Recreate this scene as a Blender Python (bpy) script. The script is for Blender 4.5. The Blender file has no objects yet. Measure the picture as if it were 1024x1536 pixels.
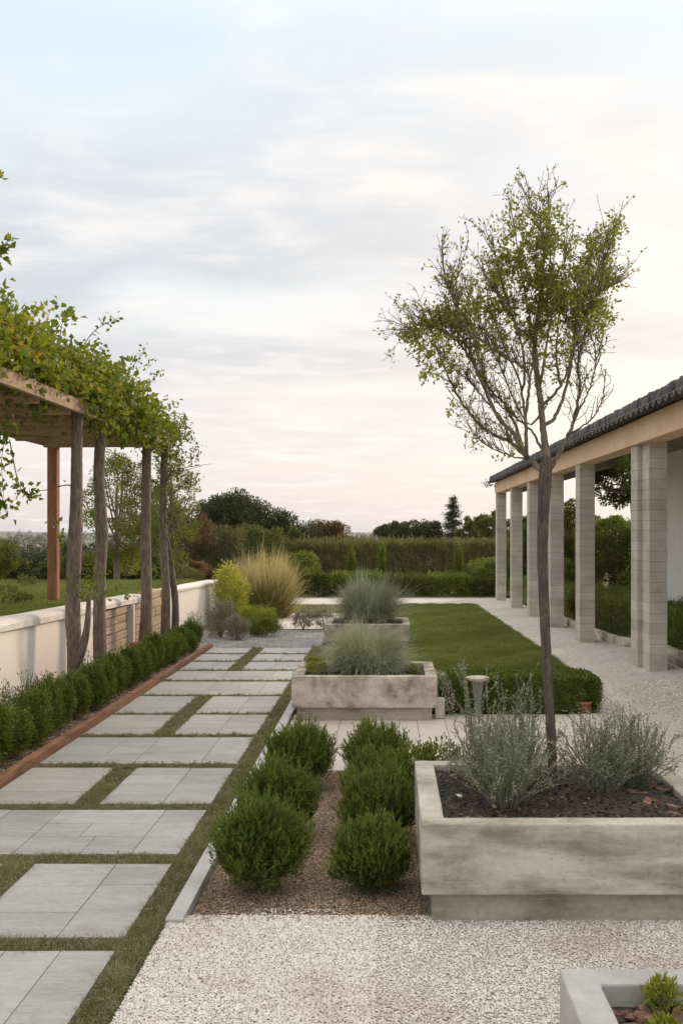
import bpy, math, random
import numpy as np
from mathutils import Vector

R = math.radians
sc = bpy.context.scene
COL = sc.collection
# ------------------------------------------------------------------ camera
F, CZ, CX, HY = 1493.0, 1.7, 583.0, 795.0          # focal length in photo pixels, eye height, vanishing point
cam_d = bpy.data.cameras.new('camera')
cam = bpy.data.objects.new('camera', cam_d); COL.objects.link(cam)
cam.location = (0, 0, CZ); cam.rotation_euler = (R(90), 0, 0)
cam_d.sensor_fit = 'VERTICAL'; cam_d.sensor_height = 36.0; cam_d.lens = 36.0 * F / 1536
cam_d.shift_x = -(CX - 512) / 1536; cam_d.shift_y = (HY - 768) / 1536
cam_d.clip_start = 0.05; cam_d.clip_end = 9000
cam_d.dof.use_dof = False
sc.camera = cam
# ------------------------------------------------------------------ world, sun, exposure
SUN_EL, SUN_AZ = 17.0, 38.0                          # azimuth to the right of straight ahead
w = bpy.data.worlds.new('World'); sc.world = w; w.use_nodes = True
nt = w.node_tree; N = nt.nodes; L = nt.links; N.clear()
def nn(t, tp, **kw):
    n = t.nodes.new(tp)
    for k, v in kw.items(): setattr(n, k, v)
    return n
def mth(t, op, a, b=None, c=None, clamp=False):
    n = t.nodes.new('ShaderNodeMath'); n.operation = op; n.use_clamp = clamp
    for i, v in enumerate((a, b, c)):
        if v is None: continue
        if isinstance(v, (int, float)): n.inputs[i].default_value = v
        else: t.links.new(v, n.inputs[i])
    return n.outputs[0]
def mixc(t, f, a, b, mode='MIX'):
    n = t.nodes.new('ShaderNodeMix'); n.data_type = 'RGBA'; n.blend_type = mode
    for s, v in ((n.inputs[0], f), (n.inputs[6], a), (n.inputs[7], b)):
        if isinstance(v, (int, float)): s.default_value = v
        elif isinstance(v, tuple): s.default_value = tuple(v) + ((1,) if len(v) == 3 else ())
        else: t.links.new(v, s)
    return n.outputs[2]
def ramp(t, f, stops, interp='LINEAR'):
    n = t.nodes.new('ShaderNodeValToRGB'); cr = n.color_ramp; cr.interpolation = interp
    while len(cr.elements) > 1: cr.elements.remove(cr.elements[0])
    for i, (p, c) in enumerate(stops):
        e = cr.elements[0] if i == 0 else cr.elements.new(p)
        e.position = p; e.color = tuple(c) + (1,) if len(c) == 3 else c
    t.links.new(f, n.inputs[0]); return n.outputs[0]
def srgb(r, g, b):
    f = lambda c: (c / 255 / 12.92) if c / 255 <= 0.04045 else ((c / 255 + 0.055) / 1.055) ** 2.4
    return (f(r), f(g), f(b))
sky = nn(nt, 'ShaderNodeTexSky', sky_type='NISHITA', sun_disc=False, sun_elevation=R(SUN_EL), sun_rotation=R(SUN_AZ))
sky.air_density = 1.0; sky.dust_density = 2.0; sky.ozone_density = 1.5
tc = nn(nt, 'ShaderNodeTexCoord'); sep = nn(nt, 'ShaderNodeSeparateXYZ'); L.new(tc.outputs['Generated'], sep.inputs[0])
X_, Y_, Z_ = sep.outputs
zz = mth(nt, 'MAXIMUM', Z_, 0.0); zd = mth(nt, 'ADD', zz, 0.11)
cmb = nn(nt, 'ShaderNodeCombineXYZ')
L.new(mth(nt, 'DIVIDE', X_, zd), cmb.inputs[0]); L.new(mth(nt, 'DIVIDE', Y_, zd), cmb.inputs[1])
def skynoise(scale, loc, detail=6, rough=.55, dist=.4, sx=1.0, sy=1.0):
    mp = nn(nt, 'ShaderNodeMapping'); mp.inputs['Location'].default_value = loc; mp.inputs['Scale'].default_value = (sx, sy, 1)
    L.new(cmb.outputs[0], mp.inputs[0])
    n = nn(nt, 'ShaderNodeTexNoise'); n.inputs['Scale'].default_value = scale; n.inputs['Detail'].default_value = detail
    n.inputs['Roughness'].default_value = rough; n.inputs['Distortion'].default_value = dist
    L.new(mp.outputs[0], n.inputs['Vector']); return n.outputs[0]
n1 = skynoise(1.15, (3.1, 1.7, 0), 7, .5, .35, .8, 1.0)
n2 = skynoise(3.6, (0.4, 5.2, 0), 6, .55, .3, .8, 1.2)
n3 = skynoise(0.55, (7.3, 2.2, 0), 3, .5, .2, .6, 1.5)
# clear-sky part (Nishita, scaled down) under a high thin veil
clear = mixc(nt, 1.0, sky.outputs[0], (0.105, 0.105, 0.105), 'MULTIPLY')
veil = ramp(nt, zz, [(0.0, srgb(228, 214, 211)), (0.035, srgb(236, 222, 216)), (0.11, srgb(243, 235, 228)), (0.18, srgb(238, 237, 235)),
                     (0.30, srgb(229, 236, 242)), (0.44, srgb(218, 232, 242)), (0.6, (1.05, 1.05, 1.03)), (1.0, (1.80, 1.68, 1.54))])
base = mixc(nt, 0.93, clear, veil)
# grey cloud undersides in bands, thicker in the middle heights
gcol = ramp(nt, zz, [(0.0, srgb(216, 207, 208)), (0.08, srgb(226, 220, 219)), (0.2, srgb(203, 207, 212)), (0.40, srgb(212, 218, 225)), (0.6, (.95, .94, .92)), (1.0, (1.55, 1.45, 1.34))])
band = ramp(nt, zz, [(0.0, (.2,) * 3), (0.06, (.45,) * 3), (0.13, (.75,) * 3), (0.19, (1,) * 3), (0.31, (1,) * 3), (0.38, (.65,) * 3), (0.6, (.4,) * 3), (1, (.5,) * 3)])
m1 = ramp(nt, mth(nt, 'ADD', mth(nt, 'MULTIPLY', n1, .65), mth(nt, 'MULTIPLY', n3, .35)), [(0.41, (0,) * 3), (0.55, (1,) * 3)], 'EASE')
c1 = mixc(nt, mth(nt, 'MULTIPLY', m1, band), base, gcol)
# bright wisps
m2 = ramp(nt, mth(nt, 'ADD', mth(nt, 'MULTIPLY', n2, .6), mth(nt, 'MULTIPLY', n1, .4)), [(0.47, (0,) * 3), (0.70, (1,) * 3)], 'EASE')
wis = mixc(nt, mth(nt, 'MULTIPLY', m2, .75), c1, srgb(247, 243, 239))
# warm glow round the low sun behind the cloud
sd = Vector((math.sin(R(20)) * math.cos(R(8)), math.cos(R(20)) * math.cos(R(8)), math.sin(R(8))))
dt = nn(nt, 'ShaderNodeVectorMath', operation='DOT_PRODUCT'); L.new(tc.outputs['Generated'], dt.inputs[0]); dt.inputs[1].default_value = sd
gl = mth(nt, 'POWER', mth(nt, 'MAXIMUM', dt.outputs['Value'], 0.0), 14.0)
glow = mixc(nt, mth(nt, 'MULTIPLY', gl, .52), wis, (1.05, .90, .76))
# below the horizon
low = mixc(nt, mth(nt, 'GREATER_THAN', Z_, -0.004), (.25, .24, .22), glow)
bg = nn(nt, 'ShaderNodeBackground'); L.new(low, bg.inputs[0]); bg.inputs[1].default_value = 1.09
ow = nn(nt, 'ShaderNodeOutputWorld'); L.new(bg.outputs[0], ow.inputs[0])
sl = bpy.data.lights.new('sun', 'SUN'); sl.energy = 2.3; sl.angle = R(9); sl.color = (1.0, .80, .60)
sun = bpy.data.objects.new('sun', sl); COL.objects.link(sun)
v = Vector((math.sin(R(SUN_AZ)) * math.cos(R(SUN_EL)), math.cos(R(SUN_AZ)) * math.cos(R(SUN_EL)), math.sin(R(SUN_EL))))
sun.rotation_euler = v.to_track_quat('Z', 'Y').to_euler(); sun.location = (10, 20, 12)
sc.view_settings.view_transform = 'Standard'; sc.view_settings.look = 'None'
sc.view_settings.exposure = 0.09; sc.view_settings.gamma = 1.0; sc.view_settings.use_curve_mapping = False
sc.cycles.use_denoising = True; sc.cycles.max_bounces = 8; sc.cycles.transparent_max_bounces = 8

# ------------------------------------------------------------------ helpers
def link(o, parent=None):
    COL.objects.link(o)
    if parent is not None: o.parent = parent
    return o
def tag(o, label=None, cat=None, group=None, kind=None):
    if label: o['label'] = label
    if cat: o['category'] = cat
    if group: o['group'] = group
    if kind: o['kind'] = kind
    return o
def thing(name, label, cat, loc=(0, 0, 0), rz=0.0, group=None):
    o = bpy.data.objects.new(name, None); o.empty_display_size = .1; link(o)
    o.location = loc; o.rotation_euler = (0, 0, rz)
    return tag(o, label, cat, group)
class MB:
    """collects vertices and faces; build() makes one mesh object"""
    def __init__(s): s.V = []; s.Q = []; s.T = []; s.P = []; s.n = 0; s.cols = []
    def add(s, V, Fc):
        V = np.asarray(V, float); Fc = np.asarray(Fc, int)
        (s.Q if Fc.shape[1] == 4 else s.T).append(Fc + s.n); s.V.append(V); s.n += len(V); return s
    def poly(s, V, faces):
        V = np.asarray(V, float)
        for f in faces: s.P.append([i + s.n for i in f])
        s.V.append(V); s.n += len(V); return s
    def box(s, x0, x1, y0, y1, z0, z1, rot=0, c=None):
        V = np.array([(x, y, z) for z in (z0, z1) for x, y in ((x0, y0), (x1, y0), (x1, y1), (x0, y1))], float)
        if rot:
            cx, cy = c or ((x0 + x1) / 2, (y0 + y1) / 2); a = math.cos(rot); b = math.sin(rot)
            d = V[:, :2] - (cx, cy); V[:, 0] = cx + a * d[:, 0] - b * d[:, 1]; V[:, 1] = cy + b * d[:, 0] + a * d[:, 1]
        return s.add(V, [(3, 2, 1, 0), (4, 5, 6, 7), (0, 1, 5, 4), (1, 2, 6, 5), (2, 3, 7, 6), (3, 0, 4, 7)])
    def build(s, name, mat, parent=None, smooth=False, loc=None, bevel=0):
        V = np.concatenate(s.V) if s.V else np.zeros((0, 3))
        me = bpy.data.meshes.new(name); me.vertices.add(len(V)); me.vertices.foreach_set('co', V.astype(np.float32).ravel())
        Q = np.concatenate(s.Q) if s.Q else np.zeros((0, 4), int); T = np.concatenate(s.T) if s.T else np.zeros((0, 3), int)
        li = np.concatenate([Q.ravel(), T.ravel()] + [np.array(p) for p in s.P]).astype(np.int32)
        sizes = np.concatenate([np.full(len(Q), 4), np.full(len(T), 3), np.array([len(p) for p in s.P], int)]).astype(int)
        st = np.concatenate([[0], np.cumsum(sizes)[:-1]]).astype(np.int32)
        me.loops.add(len(li)); me.loops.foreach_set('vertex_index', li)
        me.polygons.add(len(sizes)); me.polygons.foreach_set('loop_start', st)
        me.polygons.foreach_set('loop_total', sizes.astype(np.int32))
        me.polygons.foreach_set('use_smooth', np.full(len(sizes), bool(smooth)))
        me.update(calc_edges=True); me.validate()
        me.materials.append(mat)
        o = bpy.data.objects.new(name, me); link(o, parent)
        if loc: o.location = loc
        if bevel:
            b = o.modifiers.new('bevel', 'BEVEL'); b.width = bevel; b.segments = 2; b.limit_method = 'ANGLE'; b.harden_normals = False
        return o
def unit(v): return v / np.maximum(np.linalg.norm(v, axis=1, keepdims=True), 1e-9)
def leaves(mb, P, D, ln, wd, rng, fold=.25, side=None):
    """diamond leaves: base P, direction D, arrays"""
    n = len(P); D = unit(D); ln = np.broadcast_to(ln, n)[:, None]; wd = np.broadcast_to(wd, n)[:, None]
    S = unit(np.cross(D, rng.normal(size=(n, 3)))) if side is None else side
    U = np.cross(S, D)
    mid = P + D * ln * .45
    V = np.stack([P, mid + S * wd / 2 + U * wd * fold, P + D * ln, mid - S * wd / 2 + U * wd * fold], 1).reshape(-1, 3)
    return mb.add(V, np.arange(4 * n).reshape(n, 4))
def tube(mb, pts, rad, sides=7, cap=True, wob=0.0, rng=None):
    pts = np.asarray(pts, float); k = len(pts); rad = np.broadcast_to(rad, k)
    T = np.gradient(pts, axis=0); T = unit(T)
    ref = np.array([0, 0, 1.0]) if abs(T[:, 2]).mean() < .8 else np.array([1.0, 0, 0])
    A = unit(np.cross(T, ref)); B = np.cross(T, A)
    an = np.linspace(0, 2 * np.pi, sides, endpoint=False)
    ring = A[:, None] * np.cos(an)[None, :, None] + B[:, None] * np.sin(an)[None, :, None]
    rr = rad[:, None, None] * np.ones((k, sides, 1))
    if wob: rr = rr * (1 + wob * rng.normal(size=(k, sides, 1)))
    V = (pts[:, None] + ring * rr).reshape(-1, 3)
    i = np.arange(k - 1)[:, None] * sides; j = np.arange(sides)[None]; j2 = (j + 1) % sides
    Q = np.stack([i + j, i + j2, i + sides + j2, i + sides + j], -1).reshape(-1, 4)
    n0 = mb.n; mb.add(V, Q)
    if cap:
        mb.P.append([n0 + q for q in range(sides)][::-1]); mb.P.append([n0 + (k - 1) * sides + q for q in range(sides)])
    return mb
def smooth_path(pts, m):
    """Catmull-Rom through pts"""
    p = np.asarray(pts, float); p = np.vstack([2 * p[0] - p[1], p, 2 * p[-1] - p[-2]]); out = []
    for i in range(1, len(p) - 2):
        for t in np.linspace(0, 1, m, endpoint=False):
            out.append(.5 * ((2 * p[i]) + (-p[i-1] + p[i+1]) * t + (2*p[i-1] - 5*p[i] + 4*p[i+1] - p[i+2]) * t*t + (-p[i-1] + 3*p[i] - 3*p[i+1] + p[i+2]) * t**3))
    out.append(p[-2]); return np.array(out)
def dup(root, loc, rz=0.0, s=(1, 1, 1), label=None):
    r = root.copy(); COL.objects.link(r); r.location = loc; r.rotation_euler = (0, 0, rz); r.scale = s
    if label: r['label'] = label
    for ch in list(root.children):
        c = ch.copy(); COL.objects.link(c); c.parent = r
    return r
def sm(t): t = np.clip(t, 0, 1); return t * t * (3 - 2 * t)
def g(x, y):
    """garden ground height: level at first, then falling gently away"""
    x = np.asarray(x, float); y = np.asarray(y, float)
    h = -0.016 * np.maximum(y - 13, 0) * (y < 31) - 0.288 * (y >= 31)
    return h + .09 * sm((x - 2.2) / .7) * sm((15 - y) / 2) * sm((y - 6) / 3)
def G(x, y): return float(g(x, y))
def terrain(x, y):
    x = np.asarray(x, float); y = np.asarray(y, float)
    h = g(x, y) - .035
    wd = np.where(y < 19.9, .04, .04 + (y - 19.9) * .8)
    h = h + .70 * sm((-3.53 - x) / wd) * (1 - sm((y - 20) / 9)) * (1 + 0 * x)
    h = h + np.where(x < -3.6, 0.016 * np.clip(y - 13, 0, 8) * .5, 0)
    h = h - 9.5 * sm((y - 31) / 150)
    r = np.hypot(x, y)
    h = h + 12 * sm((r - 1500) / 900) * (.55 + .45 * np.sin(x * .0021 + 1) * np.cos(x * .0047 + y * .0013)) * (y > 300)
    return h

# ------------------------------------------------------------------ materials
def mat(name):
    m = bpy.data.materials.new(name); m.use_nodes = True; t = m.node_tree
    return m, t, t.nodes['Principled BSDF']
def noise(t, scale, detail=5, rough=.55, coord='Object', sc3=None, dist=0, out=0):
    tcn = t.nodes.new('ShaderNodeTexCoord'); s = tcn.outputs[coord]
    if sc3:
        mp = t.nodes.new('ShaderNodeMapping'); mp.inputs['Scale'].default_value = sc3; t.links.new(s, mp.inputs[0]); s = mp.outputs[0]
    n = t.nodes.new('ShaderNodeTexNoise'); n.inputs['Scale'].default_value = scale; n.inputs['Detail'].default_value = detail
    n.inputs['Roughness'].default_value = rough; n.inputs['Distortion'].default_value = dist
    t.links.new(s, n.inputs['Vector']); return n.outputs[out]
def bump(t, bs, h, strength=.4, dist=.01):
    b = t.nodes.new('ShaderNodeBump'); b.inputs['Strength'].default_value = strength; b.inputs['Distance'].default_value = dist
    t.links.new(h, b.inputs['Height']); t.links.new(b.outputs[0], bs.inputs['Normal'])
def leafmat(name, stops, trans=.3, rough=.5, clump=3.0, cvar=.35):
    """leaf colour: a random step per leaf, plus slow clump variation"""
    m, t, bs = mat(name)
    geo = t.nodes.new('ShaderNodeNewGeometry')
    oi = t.nodes.new('ShaderNodeObjectInfo')
    f = mth(t, 'ADD', mth(t, 'MULTIPLY', geo.outputs['Random Per Island'], 1 - cvar),
            mth(t, 'MULTIPLY', mth(t, 'SUBTRACT', noise(t, clump, 2), .25), cvar * 2))
    f = mth(t, 'ADD', f, mth(t, 'MULTIPLY', mth(t, 'SUBTRACT', oi.outputs['Random'], .5), .16), clamp=True)
    stops = [(p, (min(.9, q[0] * (1.28 if q[1] > q[0] * 1.15 else 1.05)), q[1] * 1.04, q[2] * (.9 if q[1] > q[0] * 1.15 else 1))) for p, q in stops]
    c = ramp(t, f, stops)
    t.links.new(c, bs.inputs['Base Color']); bs.inputs['Roughness'].default_value = rough
    bs.inputs['Specular IOR Level'].default_value = .35
    tr = t.nodes.new('ShaderNodeBsdfTranslucent'); t.links.new(mixc(t, 1.0, c, (1.25, 1.3, .7), 'MULTIPLY'), tr.inputs[0])
    mx = t.nodes.new('ShaderNodeMixShader'); mx.inputs[0].default_value = trans
    t.links.new(bs.outputs[0], mx.inputs[1]); t.links.new(tr.outputs[0], mx.inputs[2])
    t.links.new(mx.outputs[0], t.nodes['Material Output'].inputs[0]); return m
def stone(name, c0, c1, c2, scale=2.5, rough=.85, bstr=.25, bscale=40, island=.0, sc3=None, bdist=.006, pits=False):
    m, t, bs = mat(name)
    f = noise(t, scale, 8, .6, sc3=sc3, dist=.3)
    c = ramp(t, f, [(.38, c0), (.5, c1), (.62, c2)] if pits else [(.28, c0), (.5, c1), (.72, c2)])
    if pits:      # pinholes, blotches and fine horizontal board streaks
        c = mixc(t, ramp(t, noise(t, 130, 2, .5), [(.66, (0,) * 3), (.72, (.6,) * 3)]), c, (.10, .085, .07))
        c = mixc(t, ramp(t, noise(t, 6, 9, .78, dist=.2), [(.53, (0,) * 3), (.66, (.22,) * 3)]), c, tuple(.55 * q for q in c0))
        c = mixc(t, ramp(t, noise(t, 5, 6, .7, sc3=(.6, .6, 9)), [(.50, (0,) * 3), (.62, (.22,) * 3)]), c, (.62, .57, .50))
    f2 = noise(t, bscale, 6, .65)
    c = mixc(t, .35, c, ramp(t, f2, [(.3, (.30,) * 3), (.5, (.5,) * 3), (.72, (.62,) * 3)]), 'OVERLAY')
    if island:
        ge = t.nodes.new('ShaderNodeNewGeometry')
        c = mixc(t, 1.0, c, ramp(t, ge.outputs['Random Per Island'], [(0, (1 - island,) * 3), (1, (1.0,) * 3)]), 'MULTIPLY')
    t.links.new(c, bs.inputs['Base Color']); bs.inputs['Roughness'].default_value = rough
    bump(t, bs, mth(t, 'ADD', f2, mth(t, 'MULTIPLY', f, .6)), bstr, bdist); return m
def wood(name, c0, c1, c2, sc3=(1, 1, 1), scale=8, rough=.8, bs_=.5, bd=.006):
    m, t, bs = mat(name)
    f = noise(t, scale, 9, .68, sc3=sc3, dist=.5)
    c = ramp(t, f, [(.3, c0), (.5, c1), (.7, c2)])
    ge = t.nodes.new('ShaderNodeNewGeometry')
    c = mixc(t, 1.0, c, ramp(t, ge.outputs['Random Per Island'], [(0, (.75,) * 3), (1, (1.0,) * 3)]), 'MULTIPLY')
    t.links.new(c, bs.inputs['Base Color']); bs.inputs['Roughness'].default_value = rough
    bump(t, bs, f, bs_, bd); return m
def gravelmat(name, stops, size, bd=.006, patch=(.85, 1.0), soil=None):
    m, t, bs = mat(name)
    tcn = t.nodes.new('ShaderNodeTexCoord')
    vo = t.nodes.new('ShaderNodeTexVoronoi'); vo.inputs['Scale'].default_value = 1 / size; vo.inputs['Randomness'].default_value = 1
    t.links.new(tcn.outputs['Object'], vo.inputs['Vector'])
    sp = t.nodes.new('ShaderNodeSeparateColor'); t.links.new(vo.outputs['Color'], sp.inputs[0])
    c = ramp(t, sp.outputs[0], stops)
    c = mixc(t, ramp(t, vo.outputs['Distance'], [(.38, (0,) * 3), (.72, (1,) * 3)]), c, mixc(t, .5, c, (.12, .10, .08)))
    p = ramp(t, noise(t, 1.3, 5, .6), [(.35, (patch[0],) * 3), (.6, (patch[1],) * 3)])
    c = mixc(t, 1.0, c, p, 'MULTIPLY')
    if soil:
        c = mixc(t, ramp(t, noise(t, 2.2, 7, .7), [(.56, (0,) * 3), (.7, (.6,) * 3)]), c, soil)
    t.links.new(c, bs.inputs['Base Color']); bs.inputs['Roughness'].default_value = .9
    bump(t, bs, mth(t, 'SUBTRACT', 1.0, vo.outputs['Distance']), .6, bd); return m
def plain(name, c, rough=.6, metal=0):
    m, t, bs = mat(name)
    cc = ramp(t, noise(t, 12, 5, .6), [(.3, tuple(x * .8 for x in c)), (.7, c)])
    t.links.new(cc, bs.inputs['Base Color']); bs.inputs['Roughness'].default_value = rough; bs.inputs['Metallic'].default_value = metal
    return m

M = {}
M['slab'] = stone('grey_slate_slab', (.36, .35, .325), (.43, .425, .40), (.49, .48, .455), 1.6, .62, .12, 34, .24, (1, 3.2, 1), .003)
_t = M['slab'].node_tree; _b = _t.nodes['Principled BSDF']; _src = _b.inputs['Base Color'].links[0].from_socket
_oi = _t.nodes.new('ShaderNodeObjectInfo')
_c = mixc(_t, 1.0, _src, ramp(_t, _oi.outputs['Random'], [(0, (.95, .975, .99)), (.5, (.98, .98, .96)), (1, (1.04, 1.0, .95))]), 'MULTIPLY')
_c = mixc(_t, ramp(_t, noise(_t, 3.4, 8, .7, dist=.6), [(.49, (0,) * 3), (.62, (.6,) * 3)]), _c, (.29, .275, .24))
_c = mixc(_t, ramp(_t, noise(_t, 14, 6, .75, sc3=(.35, 2.2, 1)), [(.50, (0,) * 3), (.66, (.42,) * 3)]), _c, (.56, .545, .51))
_c = mixc(_t, ramp(_t, noise(_t, 60, 4, .7), [(.62, (0,) * 3), (.72, (.4,) * 3)]), _c, (.24, .23, .20))
_t.links.new(_c, _b.inputs['Base Color'])
M['slabjoint'] = plain('dark_joint', (.14, .14, .13), .9)
M['paver'] = stone('cream_paver', (.52, .45, .385), (.60, .53, .465), (.66, .59, .53), 1.8, .8, .12, 45, .1)
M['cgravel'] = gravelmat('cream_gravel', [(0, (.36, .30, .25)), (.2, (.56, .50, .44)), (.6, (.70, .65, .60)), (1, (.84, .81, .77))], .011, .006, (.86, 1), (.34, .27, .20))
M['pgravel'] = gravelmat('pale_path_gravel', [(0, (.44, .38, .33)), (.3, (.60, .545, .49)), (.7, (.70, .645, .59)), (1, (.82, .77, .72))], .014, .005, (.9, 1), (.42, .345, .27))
M['dgravel'] = gravelmat('grey_gravel', [(0, (.12, .12, .125)), (.5, (.24, .245, .25)), (1, (.42, .42, .42))], .03, .01, (.7, 1), (.16, .15, .08))
M['fine'] = stone('fine_path_surface', (.48, .44, .40), (.57, .53, .49), (.63, .59, .55), .9, .9, .2, 60)
M['mulch'] = gravelmat('brown_mulch', [(0, (.08, .052, .035)), (.35, (.22, .155, .105)), (.7, (.34, .25, .175)), (1, (.47, .37, .27))], .009, .006, (.65, 1), (.11, .075, .05))
M['soil'] = gravelmat('dark_soil', [(0, (.012, .009, .008)), (.5, (.04, .027, .020)), (1, (.10, .07, .05))], .014, .01, (.6, 1))
M['turfsoil'] = stone('turf_soil', (.045, .05, .022), (.07, .075, .03), (.10, .085, .045), 6, .95, .6, 60)
M['lawn'] = stone('lawn_soil', (.075, .115, .026), (.095, .14, .034), (.13, .165, .05), .9, .95, .5, 90)
M['concrete'] = stone('weathered_concrete', (.27, .23, .175), (.45, .40, .33), (.60, .55, .475), 2.0, .85, .5, 22, 0, (1, 1, 3.5), pits=True)
M['concrete2'] = stone('patched_concrete', (.25, .205, .16), (.46, .395, .325), (.64, .56, .475), 4.6, .85, .3, 30, pits=True)
M['plinth'] = stone('smooth_plinth', (.19, .15, .115), (.35, .295, .24), (.46, .40, .335), 1.6, .85, .2, 30, 0, (1, 1, 3), pits=True)
M['greyconc'] = stone('grey_cast_concrete', (.33, .325, .305), (.43, .425, .405), (.51, .50, .48), 3.0, .75, .15, 30)
M['curb'] = stone('pale_metal_edging', (.36, .355, .35), (.45, .44, .43), (.52, .51, .50), 5, .5, .1, 60)
M['render'] = stone('cream_render', (.83, .74, .65), (.87, .79, .71), (.89, .83, .76), .8, .9, .12, 50, 0, (1, 1, .5))
M['cap'] = stone('weathered_cap', (.62, .56, .49), (.75, .70, .63), (.82, .77, .71), 4, .85, .3, 35)
M['peach'] = stone('peach_beam_stone', (.74, .49, .31), (.84, .58, .385), (.88, .66, .46), 1.1, .85, .15, 30)
M['mortar'] = plain('dark_mortar', (.20, .165, .14), .95)
M['column'] = stone('pale_column_block', (.47, .405, .345), (.60, .53, .465), (.69, .62, .55), 3.0, .85, .4, 40, .20, (1, 1, 1.3))
M['whitewall'] = stone('white_wall', (.72, .70, .66), (.78, .76, .72), (.80, .79, .76), .7, .9, .05, 50)
M['soffit'] = plain('soffit_board', (.26, .21, .17), .8)
M['tile'] = stone('dark_roof_tile', (.035, .035, .038), (.075, .072, .07), (.17, .16, .15), 5, .7, .5, 30, .45)
M['edge'] = wood('rusty_timber_edging', (.13, .055, .03), (.27, .12, .065), (.38, .19, .11), (8, 1, 8), 3)
M['bark'] = wood('furrowed_bark', (.085, .060, .046), (.21, .155, .12), (.36, .28, .225), (1, 1, .22), 38, .9, 1.0, .016)
M['bark2'] = wood('grey_young_bark', (.10, .072, .052), (.22, .165, .12), (.38, .30, .225), (1, 1, .22), 70, .85, .9, .006)
M['bark3'] = wood('dark_trunk_bark', (.055, .042, .034), (.125, .098, .080), (.23, .185, .15), (1, 1, .25), 60, .9, 1.0, .008)
M['redpost'] = wood('red_brown_post_timber', (.16, .055, .02), (.33, .125, .05), (.46, .20, .09), (3, 3, .25), 14, .7, .3)
M['beam'] = wood('weathered_pergola_timber', (.24, .135, .075), (.46, .30, .19), (.62, .45, .31), (.35, 3, 3), 9, .8, .5)
M['beamy'] = wood('weathered_edge_timber', (.24, .14, .08), (.46, .30, .19), (.62, .45, .31), (3, .35, 3), 9, .8, .5)
M['plank'] = wood('bleached_planks', (.32, .215, .135), (.56, .42, .30), (.70, .57, .44), (3, .5, 5), 6, .85, .6)
M['sandstone'] = stone('ochre_sandstone', (.38, .25, .15), (.52, .37, .24), (.62, .47, .33), 5, .9, .6, 18, .15)
M['stem'] = plain('plant_stem', (.16, .13, .085), .8)
M['greenstem'] = plain('green_plant_stem', (.20, .21, .13), .8)
M['terracotta'] = plain('terracotta', (.42, .17, .09), .8)
M['bark_chip'] = wood('bark_chips', (.06, .03, .02), (.17, .09, .06), (.36, .22, .16), (1, 1, 1), 20)
M['white'] = plain('white_stone', (.75, .72, .66), .6)
M['bronze'] = plain('old_brass_rim', (.55, .50, .38), .45, .3)
M['zinc'] = plain('fluted_zinc', (.26, .27, .25), .5, .3)
M['farland'] = None
d_ = lambda *c: c
M['l_boxwood'] = leafmat('boxwood_leaf', [(0, (.028, .056, .010)), (.45, (.085, .15, .025)), (1, (.20, .29, .055))], .25, .38, 9)
M['l_rosemary'] = leafmat('needle_bush_leaf', [(0, (.030, .055, .014)), (.5, (.085, .145, .033)), (1, (.19, .27, .070))], .28, .5, 9, .4)
M['l_rosemary2'] = leafmat('bluish_needle_bush_leaf', [(0, (.032, .056, .018)), (.5, (.090, .140, .046)), (1, (.19, .25, .088))], .28, .5, 9, .4)
M['l_silver'] = leafmat('silver_leaf', [(0, (.14, .16, .115)), (.5, (.29, .31, .24)), (1, (.50, .52, .43))], .25, .6, 5)
M['l_bluegrass'] = leafmat('blue_grass_blade', [(0, (.18, .21, .145)), (.5, (.38, .42, .31)), (1, (.60, .62, .50))], .25, .55, 5)
M['l_darksilver'] = leafmat('dark_silver_leaf', [(0, (.12, .135, .095)), (.5, (.27, .295, .22)), (1, (.50, .51, .42))], .2, .6, 5)
M['l_tree'] = leafmat('olive_tree_leaf', [(0, (.10, .11, .02)), (.5, (.21, .215, .04)), (1, (.37, .35, .09))], .5, .45, 5)
M['l_vine'] = leafmat('vine_leaf', [(0, (.035, .065, .010)), (.45, (.10, .165, .022)), (.74, (.19, .25, .040)), (.90, (.38, .32, .06)), (1, (.50, .24, .05))], .45, .42, 1.6, .55)
M['l_sparse'] = leafmat('sparse_tree_leaf', [(0, (.05, .075, .015)), (.5, (.12, .16, .03)), (1, (.25, .27, .06))], .4, .5, 3)
M['l_dark'] = leafmat('dark_evergreen_leaf', [(0, (.018, .030, .010)), (.5, (.045, .068, .022)), (1, (.10, .13, .045))], .2, .55, 1.2, .5)
M['l_mid'] = leafmat('mid_green_leaf', [(0, (.035, .060, .014)), (.5, (.085, .125, .030)), (1, (.19, .23, .06))], .3, .5, 1.5, .5)
M['l_bright'] = leafmat('bright_green_leaf', [(0, (.05, .09, .015)), (.5, (.12, .19, .035)), (1, (.25, .33, .08))], .35, .5, 2, .4)
M['l_yellow'] = leafmat('yellow_green_leaf', [(0, (.16, .19, .03)), (.5, (.38, .38, .07)), (1, (.62, .56, .15))], .35, .5, 3, .3)
M['l_lime'] = leafmat('lime_cushion_leaf', [(0, (.10, .15, .02)), (.5, (.20, .27, .045)), (1, (.34, .40, .09))], .3, .6, 6, .4)
M['l_olive'] = leafmat('olive_brown_leaf', [(0, (.065, .068, .026)), (.5, (.165, .16, .060)), (1, (.31, .28, .12))], .25, .6, .8, .5)
M['l_brown'] = leafmat('russet_leaf', [(0, (.06, .035, .018)), (.5, (.14, .085, .035)), (1, (.27, .17, .07))], .25, .6, 1.3, .5)
M['l_gold'] = leafmat('golden_grass_blade', [(0, (.20, .165, .08)), (.5, (.46, .37, .21)), (1, (.72, .61, .44))], .35, .6, 2, .3)
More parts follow.
